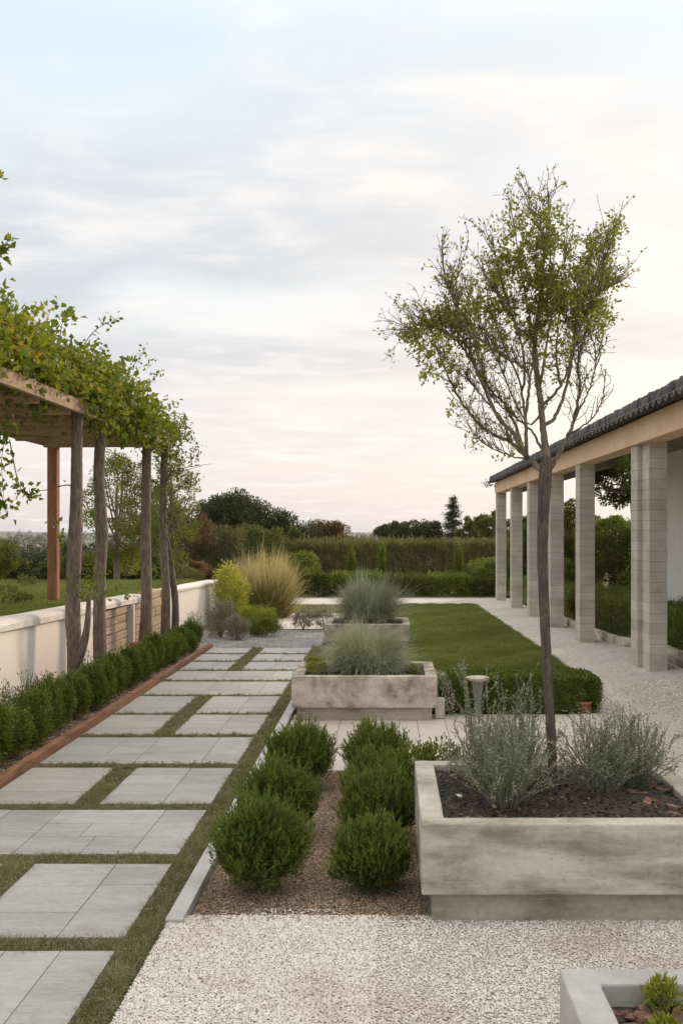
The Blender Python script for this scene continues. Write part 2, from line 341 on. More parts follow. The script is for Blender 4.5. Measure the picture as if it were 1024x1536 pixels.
M['l_golddark'] = leafmat('dry_grass_base_blade', [(0, (.07, .07, .025)), (.5, (.18, .165, .06)), (1, (.34, .28, .11))], .3, .6, 2, .3)
M['l_greybrown'] = leafmat('grey_brown_leaf', [(0, (.12, .10, .075)), (.5, (.24, .20, .16)), (1, (.40, .36, .29))], .2, .7, 3, .3)
M['l_turf'] = leafmat('turf_blade', [(0, (.10, .10, .042)), (.45, (.21, .205, .098)), (.8, (.33, .305, .17)), (1, (.42, .34, .24))], .25, .6, 3.5, .45)
M['l_lawn'] = leafmat('lawn_blade', [(0, (.07, .105, .028)), (.5, (.125, .18, .046)), (1, (.21, .27, .085))], .3, .55, .9, .5)
M['l_thyme'] = leafmat('thyme_leaf', [(0, (.10, .10, .055)), (.4, (.21, .21, .12)), (.8, (.36, .34, .21)), (1, (.46, .37, .28))], .2, .6, 14, .5)
M['l_tip'] = leafmat('new_growth_leaf', [(0, (.065, .12, .028)), (.5, (.125, .20, .048)), (1, (.21, .29, .08))], .35, .5, 9, .3)
M['l_wood'] = leafmat('far_wood_leaf', [(0, (.020, .034, .012)), (.5, (.045, .065, .022)), (1, (.09, .105, .04))], .1, .7, .01, .4)
M['l_white'] = leafmat('white_flower', [(0, (.5, .5, .4)), (1, (.8, .78, .7))], .3, .6, 3, .2)

# =================================================================== SETTING
def groundmat():
    m, t, bs = mat('open_ground')
    a = ramp(t, noise(t, .35, 8, .65), [(.35, (.07, .085, .028)), (.5, (.12, .115, .045)), (.66, (.20, .155, .085))])
    b = ramp(t, noise(t, .006, 4, .6, sc3=(.45, 1.6, 1)), [(.40, (.045, .060, .026)), (.5, (.11, .11, .05)), (.58, (.23, .165, .10)), (.66, (.07, .09, .04))], 'LINEAR')
    tcn = t.nodes.new('ShaderNodeTexCoord'); sp = t.nodes.new('ShaderNodeSeparateXYZ'); t.links.new(tcn.outputs['Object'], sp.inputs[0])
    f = mth(t, 'MULTIPLY', mth(t, 'SUBTRACT', sp.outputs[1], 60.0), .012, clamp=True)
    t.links.new(mixc(t, f, a, b), bs.inputs['Base Color']); bs.inputs['Roughness'].default_value = .95
    bump(t, bs, noise(t, 8, 6, .7), .4, .03); return m
def gridmesh(xs, ys, hf):
    xs = np.array(xs, float); ys = np.array(ys, float); Xg, Yg = np.meshgrid(xs, ys)
    V = np.stack([Xg, Yg, hf(Xg, Yg)], -1).reshape(-1, 3); nx = len(xs)
    i = np.arange(len(ys) - 1)[:, None] * nx; j = np.arange(nx - 1)[None]
    return V, np.stack([i + j, i + j + 1, i + nx + j + 1, i + nx + j], -1).reshape(-1, 4)
side = list(np.geomspace(14, 3200, 26))
xs = [-s for s in side[::-1]] + list(np.arange(-12, -3.7, .5)) + [-3.6, -3.57, -3.53, -3.4, -3, -2, -1, 0, 1, 2, 2.4, 2.8, 3.2, 4, 5, 6, 8, 10, 12] + side
ys = [-200, -30, -8] + list(np.arange(0, 34, .5)) + list(np.arange(34, 60, 2)) + list(np.geomspace(62, 3300, 45))
mb = MB(); mb.add(*gridmesh(sorted(set(xs)), ys, terrain))
tag(mb.build('ground', groundmat(), smooth=True), kind='structure')

def sheet(name, x0, x1, y0, y1, off, m, step=1.0, hf=g, kind='structure'):
    nx = max(2, int(abs(x1 - x0) / .6) + 1); ny = max(2, int((y1 - y0) / step) + 1)
    mb = MB(); V, Fq = gridmesh(np.linspace(x0, x1, nx), np.linspace(y0, y1, ny), lambda a, b: hf(a, b) + off)
    mb.add(V, Fq); return tag(mb.build(name, m), kind=kind)
sheet('path_bed', -2.56, -.955, 2.4, 14.15, .000, M['turfsoil'])
sheet('plant_bed', -3.47, -2.56, 3.0, 14.6, .015, M['mulch'])
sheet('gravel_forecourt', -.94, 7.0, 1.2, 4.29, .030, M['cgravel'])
sheet('mulch_bed', -.87, 1.60, 4.29, 6.96, .008, M['mulch'], .4)
sheet('gravel_path', 1.62, 3.36, 4.29, 9.05, .024, M['pgravel'], .5)
sheet('gravel_path', 2.17, 3.36, 9.05, 25.0, .024, M['pgravel'], .5)
sheet('gravel_path', 1.62, 3.36, 25.0, 27.9, .024, M['pgravel'], .5)
sheet('gravel_path', 1.95, 2.17, 9.05, 10.4, .018, M['pgravel'], .5)
sheet('terrace_gravel', 3.36, 6.5, 4.29, 9.0, .020, M['pgravel'])
sheet('cross_path', -5.2, 1.62, 25.0, 27.9, .024, M['fine'])
sheet('dry_turf', -3.4, .30, 9.06, 25.0, .002, M['turfsoil'])
sheet('grey_gravel_patch', -3.42, -1.0, 14.3, 17.45, .014, M['dgravel'])
sheet('far_bed', -6, 3.36, 27.9, 33, .004, M['mulch'])
sheet('right_bed', 3.5, 11, 9.0, 32, .006, M['soil'])
# lawns
def blade_stuff(name, rects, dens, h, wd, m, zf, seed, lean=.5, parent=None):
    rng = np.random.RandomState(seed); mb = MB()
    for (x0, x1, y0, y1) in rects:
        n = int((x1 - x0) * (y1 - y0) * dens)
        x = rng.uniform(x0, x1, n); y = rng.uniform(y0, y1, n)
        hh = h * rng.uniform(.5, 1.25, n) * (.75 + .5 * np.sin(x * 7 + 3 * np.sin(y * 5)) ** 2)
        a = rng.uniform(0, 2 * np.pi, n); l = rng.normal(0, lean, (n, 2)) * hh[:, None]
        z = zf(x, y); B = np.stack([x, y, z], 1); s = np.stack([np.cos(a), np.sin(a), 0 * a], 1) * wd / 2
        tip = B + np.stack([l[:, 0], l[:, 1], hh], 1)
        V = np.stack([B - s, B + s, tip], 1).reshape(-1, 3); mb.add(V, np.arange(3 * n).reshape(n, 3))
    return tag(mb.build(name, m, parent), kind='stuff')
sheet('lawn', .30, 1.95, 9.3, 10.4, .012, M['lawn'])
sheet('lawn', .30, 2.16, 10.4, 25.0, .012, M['lawn'])
o = blade_stuff('lawn_grass', [(.28, 1.95, 9.6, 10.4), (.28, 2.18, 10.4, 17), (.28, 1.95, 9.6, 10.4), (.28, 2.17, 10.4, 17)], 5200, .045, .010, M['l_lawn'], lambda x, y: g(x, y) + .01, 1)
tag(o, 'short mown green grass of the rectangular lawn behind the low clipped hedge', 'grass')
o = blade_stuff('lawn_grass', [(.28, 2.17, 17, 25.0)], 5000, .05, .015, M['l_lawn'], lambda x, y: g(x, y) + .01, 2)
tag(o, 'far half of the short mown lawn next to the pale cross path', 'grass')
sheet('upper_lawn', -14, -3.58, 5.0, 20.6, .012 + .035, M['lawn'], .5, terrain)
o = blade_stuff('upper_lawn_grass', [(-9.5, -3.6, 6.5, 20.6)], 2400, .05, .016, M['l_lawn'], lambda x, y: terrain(x, y) + .04, 3)
tag(o, 'green grass on the raised lawn behind the cream wall', 'grass')

# =================================================================== PAVED PATH
rng = np.random.RandomState(5)
rows = [(2.9, 3.95, 0), (4.08, 4.98, 1), (5.13, 5.94, 0), (6.07, 6.99, 1), (7.12, 8.02, 0), (8.13, 9.00, 1), (9.08, 10.0, 1),
        (10.08, 10.97, 0), (11.06, 11.80, 0), (11.88, 12.62, 1), (12.70, 13.38, 1), (13.46, 14.10, 1)]
ordn = ['first', 'second', 'third', 'fourth', 'fifth', 'sixth', 'seventh', 'eighth', 'ninth', 'tenth', 'eleventh', 'twelfth',
        'thirteenth', 'fourteenth', 'fifteenth', 'sixteenth', 'seventeenth', 'eighteenth', 'nineteenth', 'twentieth',
        'twenty-first', 'twenty-second', 'twenty-third', 'twenty-fourth', 'twenty-fifth', 'twenty-sixth', 'twenty-seventh']
def panel(x0, x1, y0, y1, label, seed):
    r = random.Random(seed)
    t = thing('stone_slab', label, 'paving slab', (x0, y0, 0), 0, 'slabs of the grey stone path')
    W = x1 - x0; D = y1 - y0; mb = MB(); gp = .0040
    cuts = [0, W]
    if W > 1.2: cuts = [0, W * r.uniform(.36, .5), W - r.uniform(.2, .28), W]
    elif W > .66: cuts = [0, W * r.uniform(.5, .6), W]
    if seed == 0: cuts = [0, .62, .98, 1.2, W]
    for a, b in zip(cuts[:-1], cuts[1:]):
        nrow = 1 if seed == 0 else r.choice([3, 3, 4]) if b - a > .3 else r.choice([2, 3])
        cy = [0] + sorted(D * (k + r.uniform(-.12, .12)) / nrow for k in range(1, nrow)) + [D]
        for c, d in zip(cy[:-1], cy[1:]):
            xx = [a, b] if (b - a < .5 or r.random() < .5) else [a, a + (b - a) * r.uniform(.3, .7), b]
            for e, f in zip(xx[:-1], xx[1:]):
                dz = r.uniform(-.0008, .0008)
                mb.box(e + gp * (e > 0) * .5, f - gp * .5 * (f < W), c + gp * .4 * (c > 0), d - gp * .4 * (d < D), -.012, .030 + dz)
    mb.build('paver_field', M['slab'], t, bevel=.0012)
    j = MB(); j.box(.004, W - .004, .004, D - .004, -.02, .0262); j.build('joint_bed', M['slabjoint'], t)
rn = ['nearest', 'second', 'third', 'fourth', 'fifth', 'sixth', 'seventh', 'eighth', 'ninth', 'tenth', 'eleventh', 'farthest']
k = 0; gaps = []
for i, (a, b, sp) in enumerate(rows):
    where = {'nearest': 'in the nearest row', 'farthest': 'in the farthest row by the grey gravel'}.get(rn[i], 'in the %s row from the near end' % rn[i])
    if sp:
        panel(-2.50, -1.925, a, b, 'narrow grey slab by rusty edging %s' % where, k); k += 1
        panel(-1.765, -1.085, a, b, 'grey slab right of grass joint %s' % where, k); k += 1
        gaps.append((-1.925, -1.765, a - .01, b + .01))
    else:
        panel(-2.50, -1.085, a, b, 'broad grey slab %s' % where, k); k += 1
    if i < 11: gaps.append((-2.50, -1.085, b + .004, rows[i + 1][0] - .004))
gaps.append((-1.08, -.954, 2.6, 11.0)); gaps.append((-1.09, -.90, 11.0, 14.2)); 
rngs = np.random.RandomState(11)
near_r = [(x0, x1, y0, min(y1, 6.5)) for x0, x1, y0, y1 in gaps if y0 < 6.5]
far_r = [(x0, x1, max(y0, 6.5), y1) for x0, x1, y0, y1 in gaps if y1 > 6.5]
o = blade_stuff('joint_grass', near_r, 52000, .036, .0042, M['l_turf'], lambda x, y: 0 * x + .003, 12, .55)
tag(o, 'low creeping green turf filling the near joints and border strip of the stone path', 'grass')
o = blade_stuff('joint_grass', far_r, 20000, .036, .008, M['l_turf'], lambda x, y: 0 * x + .003, 13, .5)
tag(o, 'low creeping green turf filling the far joints of the stone path', 'grass')
def turf_tufts(rects, dens, seed, ll):
    rng = np.random.RandomState(seed); mb = MB()
    for (x0, x1, y0, y1) in rects:
        n = max(1, int((x1 - x0) * (y1 - y0) * dens)); c = np.stack([rng.uniform(x0, x1, n), rng.uniform(y0, y1, n), np.full(n, .004)], 1); hh = rng.uniform(.015, .052, n)
        per = 26; dd = rng.normal(0, 1, (n, per, 3)) * (.012, .012, .0); up = rng.uniform(.3, 1, (n, per)) * hh[:, None]
        P = c[:, None] + dd; P[..., 2] = .003 + up * np.exp(-(dd[..., 0] ** 2 + dd[..., 1] ** 2) / .0005)
        leaves(mb, P.reshape(-1, 3), rng.normal(0, .6, (n * per, 3)) + (0, 0, .7), ll * rng.uniform(.6, 1.3, n * per), ll * .36, rng)
    return tag(mb.build('joint_thyme', M['l_thyme']), kind='stuff')
tag(turf_tufts(near_r, 3000, 15, .011), 'small cushions of creeping thyme in the near path joints', 'ground cover')
tag(turf_tufts(far_r, 1300, 16, .018), 'small cushions of creeping thyme in the far path joints', 'ground cover')
# edging
mb = MB(); rr = random.Random(2); y = 2.2
while y < 14.25:
    y2 = min(y + rr.uniform(1.5, 2.2), 14.25); mb.box(-2.575 + rr.uniform(-.004, .004), -2.515, y, y2 - .006, -.02, .085 + rr.uniform(-.004, .008)); y = y2
tag(mb.build('timber_edging', M['edge'], bevel=.004), 'long rusty brown board edging between the boxwood row and the stone path', 'edging')
mb = MB(); mb.box(-.948, -.872, 4.22, 9.7, -.03, .050)
tag(mb.build('metal_edging', M['curb'], bevel=.004), 'straight pale grey kerb strip between creeping turf and mulch bed', 'edging')

# paved strip of cream pavers
mb = MB(); r = random.Random(8); x = -.858
while x < 1.62:
    x2 = min(x + r.uniform(.20, .27), 1.62); y = 6.96 + (0 if r.random() < .5 else -.0)
    ycut = [6.96, 6.96 + r.uniform(.5, 1.5), 9.08]
    for a, b in zip(ycut[:-1], ycut[1:]): mb.box(x, x2 - .004, a, b - .003, -.02, .018 + r.uniform(0, .001))
    x = x2
tag(mb.build('pavement', M['paver'], bevel=.001), kind='structure')
mb = MB(); r = random.Random(9)
for (a, b) in ((17.6, 19.55), (19.62, 21.7)):
    x = -2.35
    while x < -.55:
        x2 = min(x + r.uniform(.5, .9), -.5); z0 = G(0, a)
        V = [(x, a, G(0, a) - .02), (x2 - .02, a, G(0, a) - .02), (x2 - .02, b, G(0, b) - .02), (x, b, G(0, b) - .02)]
        V += [(p[0], p[1], p[2] + .045) for p in V]; mb.add(V, [(3, 2, 1, 0), (4, 5, 6, 7), (0, 1, 5, 4), (1, 2, 6, 5), (2, 3, 7, 6), (3, 0, 4, 7)]); x = x2
tag(mb.build('stepping_pavement', M['paver']), kind='structure')
o = blade_stuff('verge_grass', [(-3.3, .28, 22.0, 24.9), (-1.0, .25, 11, 17), (-3.4, -2.4, 17.4, 22), (-.5, .28, 17, 22), (.28, .5, 9.2, 9.6)], 1300, .05, .012, M['l_turf'], lambda x, y: g(x, y), 14, .6)
tag(o, 'thin brownish grass round the pale slabs behind the planters', 'grass')

# pebbles of the near gravel
def pebbles(name, rects, dens, size, m, zf, seed, flat=.65):
    rng = np.random.RandomState(seed); mb = MB()
    base = np.array([(1, 0, 0), (-1, 0, 0), (0, 1, 0), (0, -1, 0), (0, 0, 1), (0, 0, -1)], float)
    fc = np.array([(0, 2, 4), (2, 1, 4), (1, 3, 4), (3, 0, 4), (2, 0, 5), (1, 2, 5), (3, 1, 5), (0, 3, 5)])
    for (x0, x1, y0, y1) in rects:
        n = int((x1 - x0) * (y1 - y0) * dens); c = np.stack([rng.uniform(x0, x1, n), rng.uniform(y0, y1, n)], 1)
        z = zf(c[:, 0], c[:, 1]) + rng.uniform(0, .3, n) * size
        s = size * rng.uniform(.55, 1.3, (n, 1, 1)) * .5
        V = base[None] * s * rng.uniform(.6, 1.2, (n, 1, 3)); V = V + rng.normal(0, .12, V.shape) * s
        a = rng.uniform(0, 2 * np.pi, n); ca = np.cos(a)[:, None]; sa = np.sin(a)[:, None]
        V = np.stack([V[..., 0] * ca - V[..., 1] * sa, V[..., 0] * sa + V[..., 1] * ca, V[..., 2] * flat], -1)
        V = V + np.stack([c[:, 0], c[:, 1], z], 1)[:, None]
        mb.add(V.reshape(-1, 3), (fc[None] + 6 * np.arange(n)[:, None, None]).reshape(-1, 3))
    return tag(mb.build(name, m, smooth=False), kind='stuff')
def pebmat(name, stops, rough=.8):
    m, t, bs = mat(name); ge = t.nodes.new('ShaderNodeNewGeometry')
    c = ramp(t, ge.outputs['Random Per Island'], stops)
    c = mixc(t, 1.0, c, ramp(t, noise(t, 1.6, 5, .6), [(.36, (.83, .78, .72)), (.5, (.97, .96, .95)), (.65, (1, 1, 1))]), 'MULTIPLY')
    t.links.new(c, bs.inputs['Base Color']); bs.inputs['Roughness'].default_value = rough; return m
M['peb'] = pebmat('cream_pebble', [(0, (.36, .29, .24)), (.10, (.54, .47, .41)), (.35, (.68, .63, .575)), (.75, (.79, .755, .71)), (1, (.90, .885, .86))])
M['chip'] = pebmat('mulch_chip', [(0, (.11, .07, .045)), (.4, (.26, .18, .12)), (.75, (.38, .28, .19)), (1, (.56, .45, .34))], .9)
M['dchip'] = pebmat('dark_mulch_chip', [(0, (.012, .009, .007)), (.5, (.05, .033, .025)), (.85, (.12, .08, .06)), (1, (.28, .20, .15))], .9)
o = pebbles('gravel_pebbles', [(-.94, 2.3, 3.1, 4.30), (-.93, -.05, 3.1, 4.3)], 25000, .0098, M['peb'], lambda x, y: 0 * x + .033, 21)
tag(o, 'cream and brown pebbles of the near gravel court', 'gravel')
o = pebbles('gravel_pebbles', [(-.85, .12, 4.26, 4.33), (-.85, .12, 4.30, 4.36), (-.6, -.2, 4.3, 4.42)], 3600, .0105, M['peb'], lambda x, y: 0 * x + .030 - .014 * (y > 4.3), 26)
tag(o, 'stray pale pebbles spilled over the near edge of the mulch bed', 'gravel')
o = pebbles('gravel_pebbles', [(1.62, 3.3, 5.3, 9.0), (2.0, 3.3, 9.0, 10.5)], 2200, .017, M['peb'], lambda x, y: g(x, y) + .026, 22)
tag(o, 'pale pebbles of the gravel walk in front of the columns', 'gravel')
o = pebbles('mulch_chips', [(-.86, .14, 4.24, 6.95)], 26000, .011, M['chip'], lambda x, y: 0 * x + .011 + .022 * (y < 4.30) - .03 * ((y < 4.30) & (np.sin(x * 23) + np.sin(x * 61) < -.2)), 23, .45)
tag(o, 'brown shredded mulch between the two rows of green bushes', 'mulch')
o = pebbles('mulch_chips', [(-3.4, -2.58, 4, 14)], 1500, .025, M['chip'], lambda x, y: 0 * x + .017, 24, .45)
tag(o, 'brown mulch in the bed of the boxwood row', 'mulch')

# =================================================================== PLANTERS
def planter(label, x0, x1, y0, y1, zb, zt, m_box, soil=.04, rim=.10, plinth=True, low=.0, ins=.045, pm='plinth'):
    t = thing('concrete_planter', label, 'planter', ((x0 + x1) / 2, (y0 + y1) / 2, low), 0, 'concrete planters')
    cx, cy = (x0 + x1) / 2, (y0 + y1) / 2; X0, X1, Y0, Y1 = x0 - cx, x1 - cx, y0 - cy, y1 - cy
    zb -= low; zt -= low
    mb = MB()
    o = [(X0, Y0), (X1, Y0), (X1, Y1), (X0, Y1)]; i = [(X0 + rim, Y0 + rim), (X1 - rim, Y0 + rim), (X1 - rim, Y1 - rim), (X0 + rim, Y1 - rim)]
    V = [(*p, zb) for p in o] + [(*p, zt) for p in o] + [(*p, zt) for p in i] + [(*p, zt - soil - .06) for p in i]
    Fq = [(3, 2, 1, 0)]
    for a in range(4):
        b = (a + 1) % 4
        Fq += [(a, b, 4 + b, 4 + a), (4 + a, 4 + b, 8 + b, 8 + a), (8 + a, 8 + b, 12 + b, 12 + a)]
    Fq += [(12, 13, 14, 15)]
    mb.add(V, Fq); pb = mb.build('planter_box', M[m_box], t, bevel=.007)
    sd_ = pb.modifiers.new('dense', 'SUBSURF'); sd_.subdivision_type = 'SIMPLE'; sd_.levels = sd_.render_levels = 5
    tx = bpy.data.textures.get('wear') or bpy.data.textures.new('wear', 'CLOUDS'); tx.noise_scale = .07; tx.noise_depth = 4
    dm = pb.modifiers.new('wear', 'DISPLACE'); dm.texture = tx; dm.strength = .005; dm.mid_level = .5
    if plinth:
        p = MB(); p.box(X0 + ins, X1 - ins, Y0 + ins, Y1 - ins, -.03, zb - .002); p.build('plinth', M[pm], t)
    rngp = np.random.RandomState(int(abs(x0) * 100))
    xs_ = np.linspace(X0 + rim - .001, X1 - rim + .001, 26); ys_ = np.linspace(Y0 + rim - .001, Y1 - rim + .001, 22)
    s = MB(); V, Fq = gridmesh(xs_, ys_, lambda a, b: zt - soil + rngp.normal(0, .007, a.shape) + .02 * np.sin(a * 5) * np.cos(b * 4)); s.add(V, Fq)
    s.build('soil_fill', M['soil'], t, smooth=True)
    return t
FX0, FX1, FY0, FY1 = .138, 1.47, 4.20, 5.36
planter('large weathered concrete planter in the foreground holding the slender tree', FX0, FX1, FY0, FY1, .158, .459, 'concrete', .035)
planter('stained concrete planter with silvery grass mound beside the clipped hedge', -.856, .424, 8.75, 9.76, .135, .412, 'concrete2', .045, pm='plinth')
planter('farthest pale planter behind the silvery grass mound', -.93, .30, 14.3, 15.4, .10, .345, 'concrete2', .03, low=-.02, pm='plinth')
planter('smooth grey planter cropped by the bottom right corner with bark chips', .485, 1.85, 1.3, 2.84, .0, .450, 'greyconc', .075, .098, plinth=False)
def chips(name, x0, x1, y0, y1, z, n, size, seed, m, label):
    rng = np.random.RandomState(seed); mb = MB()
    for _ in range(n):
        s = size * rng.uniform(.4, 1.3); L_ = s; W_ = s * rng.uniform(.35, .8); H_ = s * rng.uniform(.1, .3)
        V = np.array([(a * L_, b * W_, c * H_) for c in (-.5, .5) for a, b in ((-.5, -.35), (.1, -.5), (.5, -.1), (.4, .4), (-.2, .5), (-.5, .2))]) * rng.uniform(.8, 1.2, (12, 3))
        a = rng.uniform(0, 6.3); tl = rng.normal(0, .35); ca, sa = math.cos(a), math.sin(a)
        V[:, 2] += V[:, 0] * tl
        V = np.stack([V[:, 0] * ca - V[:, 1] * sa, V[:, 0] * sa + V[:, 1] * ca, V[:, 2]], 1) + (rng.uniform(x0, x1), rng.uniform(y0, y1), z + rng.uniform(0, .012))
        mb.poly(V, [(5, 4, 3, 2, 1, 0), (6, 7, 8, 9, 10, 11)] + [(i, (i + 1) % 6, 6 + (i + 1) % 6, 6 + i) for i in range(6)])
    return tag(mb.build(name, m), label, 'mulch', kind='stuff')
chips('bark_mulch', .60, 1.73, 2.0, 2.72, .385, 420, .065, 31, M['bark_chip'], 'reddish bark chips in the corner planter')
chips('bark_mulch', FX0 + .12, FX1 - .12, FY0 + .12, FY1 - .12, .432, 900, .022, 32, M['dchip'], 'dark crumbly bark round the slender tree')
chips('bark_mulch', 1.14, 1.34, 4.4, 4.9, .435, 12, .050, 33, M['bark_chip'], 'larger reddish bark pieces at the right of the tree planter')
chips('bark_mulch', -.74, .30, 8.87, 9.3, .376, 500, .025, 34, M['dchip'], 'dark bark mulch in the middle planter')
mb = MB(); rng = np.random.RandomState(4)
u = [(math.cos(a) * math.sin(b), math.sin(a) * math.sin(b), math.cos(b)) for b in np.linspace(.001, 3.14, 8) for a in np.linspace(0, 6.283, 10, endpoint=False)]
V = np.array(u) * (.020, .014, .011) * (1 + rng.normal(0, .05, (80, 1)))
mb.add(V, [(i * 10 + j, i * 10 + (j + 1) % 10, (i + 1) * 10 + (j + 1) % 10, (i + 1) * 10 + j) for i in range(7) for j in range(10)])
tag(mb.build('stone', M['white'], smooth=True, loc=(.332, 4.72, .437)), 'small white stone on the dark soil left of the tree', 'stone')

# =================================================================== FOREGROUND BUSHES
def spike_bush(name, rx, h, n, seed, m, ll=.029, lw=.0062, per=12, up=.55):
    """one Empty with foliage + woody base: dense upright sprigs with needle leaves"""
    rng = np.random.RandomState(seed)
    th = np.arccos(rng.uniform(-.25, 1, n)); ph = rng.uniform(0, 2 * np.pi, n)
    lump = 1 + .12 * np.sin(3 * ph + seed) * np.sin(th) + .11 * np.sin(5 * th + 2 * ph + seed) + .07 * np.sin(9 * ph + 4 * th)
    d = np.stack([np.sin(th) * np.cos(ph), np.sin(th) * np.sin(ph), np.cos(th)], 1)
    hc = h * .46
    off_ = rng.normal(0, .07, 2); lump = lump * (1 + off_[0] * np.cos(ph) + off_[1] * np.sin(ph) * 1.5)
    end = d * np.stack([np.full(n, rx), np.full(n, rx), np.full(n, h - hc)], 1) * (lump * rng.uniform(.60, 1.0, n) ** 1.0 * (1 + .14 * (rng.uniform(0, 1, n) > .86)))[:, None]
    end[:, 2] += hc; end[:, 2] = np.maximum(end[:, 2], .02)
    dirv = unit(d * (.8, .8, .5) + (0, 0, up * 1.5) + rng.normal(0, .26, (n, 3)))
    sl_ = rng.uniform(.05, .11, n) * (h / .35)
    start = end - dirv * sl_[:, None]; dirv = unit(dirv + rng.normal(0, .10, (n, 3)))
    mb = MB()
    for k in range(per):
        f = (k + rng.uniform(0, 1, n)) / per
        p = start + dirv * (sl_ * f)[:, None]
        p[:, 2] = np.maximum(p[:, 2], .008)
        ld = dirv * 1.0 + unit(rng.normal(size=(n, 3))) * (.75 - .45 * f)[:, None]
        leaves(mb, p, ld, ll * (1.1 - .45 * f) * rng.uniform(.7, 1.2, n), lw, rng)
    tp = MB(); k2 = n // 2; sel = rng.permutation(n)[:k2]; sel = sel[end[sel, 2] > h * .25]; k2 = len(sel); tdir = unit(dirv[sel] * 1.0 + (0, 0, .5) + rng.normal(0, .15, (k2, 3)))
    for k in range(7):
        p = end[sel] + tdir * ((k / 7) * .045 * rng.uniform(.5, 1.2, k2))[:, None]
        leaves(tp, p, tdir + unit(rng.normal(size=(k2, 3))) * .45, ll * .95, lw * .85, rng)
    # inner fill
    q = rng.normal(0, .33, (n * 4, 3)) * (rx, rx, h * .42) + (0, 0, h * .42); q[:, 2] = np.abs(q[:, 2]) + .01
    ok = (np.hypot(q[:, 0], q[:, 1]) / rx) ** 2 + ((q[:, 2] - h * .45) / (h * .5)) ** 2 < .8; q = q[ok]
    leaves(mb, q, rng.normal(size=q.shape) + (0, 0, .6), ll * 1.4, lw * 2.0, rng)
    wb = MB()
    for _ in range(14):
        a = rng.uniform(0, 6.28); e = np.array([math.cos(a) * rx * .55, math.sin(a) * rx * .55, h * .6])
        tube(wb, [(0, 0, -.01), tuple(e * .4 + (0, 0, .02)), tuple(e)], [.007, .005, .003], 5)
    return mb, wb, tp
def make_bush(label, loc, rx, h, n, seed, m, cat='shrub', group=None, name='evergreen_bush', **kw):
    t = thing(name, label, cat, loc, 0, group)
    a, b, c = spike_bush(name, rx, h, n, seed, m, **kw); a.build('foliage', M[m], t); c.build('new_growth', M['l_tip'], t); b.build('woody_base', M['stem'], t); return t
gL = 'left row of bushes in the mulch bed'; gR = 'right row of bushes in the mulch bed'
make_bush('largest rounded green bush at the near end of the left row by the kerb', (-.60, 4.66, .012), .21, .43, 2300, 1, 'l_rosemary', group=gL)
make_bush('middle green bush of the left row, between the largest bush and the far one', (-.60, 5.48, .012), .215, .40, 1900, 2, 'l_rosemary2', group=gL)
make_bush('bushy green shrub at the far end of the left row against the cream pavement', (-.59, 6.46, .012), .225, .42, 1900, 3, 'l_rosemary', group=gL)
make_bush('round bright green bush at the near end of the right row beside the planter', (-.068, 4.66, .012), .18, .32, 1700, 4, 'l_rosemary', group=gR)
make_bush('wide grey-green bush second in the right row', (-.065, 5.38, .012), .205, .37, 1900, 5, 'l_rosemary2', group=gR)
make_bush('small yellow-green bush third in the right row', (-.065, 6.06, .012), .195, .335, 1400, 6, 'l_rosemary', group=gR)
make_bush('green bush at the far end of the right row against the cream pavement', (-.10, 6.68, .012), .205, .37, 1500, 7, 'l_rosemary', group=gR)
def leafy_clump(name, label, loc, rx, ry, h, n, ll, lw, m, cat, seed, shape=2.4, clumps=22, up=.4, group=None, stem=True, flatbot=True, rz=0):
    """broad-leaved shrub: leaves on clumps spread over a superellipsoid"""
    rng = np.random.RandomState(seed); t = thing(name, label, cat, loc, rz, group)
    c = unit(rng.normal(size=(clumps, 3))); c[:, 2] = np.abs(c[:, 2]) * rng.choice([1, -1], clumps, p=[.75, .25])
    nrm = (np.abs(c[:, 0]) ** shape + np.abs(c[:, 1]) ** shape + np.abs(c[:, 2]) ** shape) ** (1 / shape)
    c = c / nrm[:, None] * rng.uniform(.55, .92, (clumps, 1))
    idx = rng.randint(0, clumps, n)
    p = c[idx] + rng.normal(0, .20, (n, 3)) * rng.uniform(.4, 1.1, (n, 1))
    k2 = n // 3; q = unit(rng.normal(size=(k2, 3))) ; q = q / ((np.abs(q) ** shape).sum(1) ** (1 / shape))[:, None] * rng.uniform(.5, 1.0, (k2, 1)); p[:k2] = q
    D = p * (1, 1, .6) + rng.normal(0, .5, (n, 3)) + (0, 0, up)
    p = p * (rx, ry, h / 2) + (0, 0, h / 2); p[:, 2] = np.maximum(p[:, 2], .01 + rng.uniform(0, .05, n) * h)
    mb = MB(); leaves(mb, p, D, ll * rng.uniform(.6, 1.25, n), lw * rng.uniform(.7, 1.2, n), rng)
    mb.build('foliage', M[m], t)
    if stem:
        s = MB()
        for _ in range(6):
            a = rng.uniform(0, 6.28); tube(s, [(0, 0, -.02), (math.cos(a) * rx * .3, math.sin(a) * ry * .3, h * .35), (math.cos(a) * rx * .6, math.sin(a) * ry * .6, h * .75)], [.02 * h + .002, .015 * h, .006 * h], 5)
        s.build('stem', M['stem'], t)
    return t
for i, (x, y, s_) in enumerate(((.16, 6.12, .13), (.33, 6.22, .12), (.50, 5.75, .12))):
    leafy_clump('leafy_plant', ['low leafy green plant left of the three behind the tree planter', 'middle one of three low leafy plants behind the tree planter', 'low leafy plant close behind the tree planter rim, rightmost of three'][i],
                (x, y, .02), s_, s_ * .9, .38 if i < 2 else .42, 1400, .032, .014, 'l_bright', 'plant', 60 + i, group='leafy plants behind the tree planter', up=1.0)

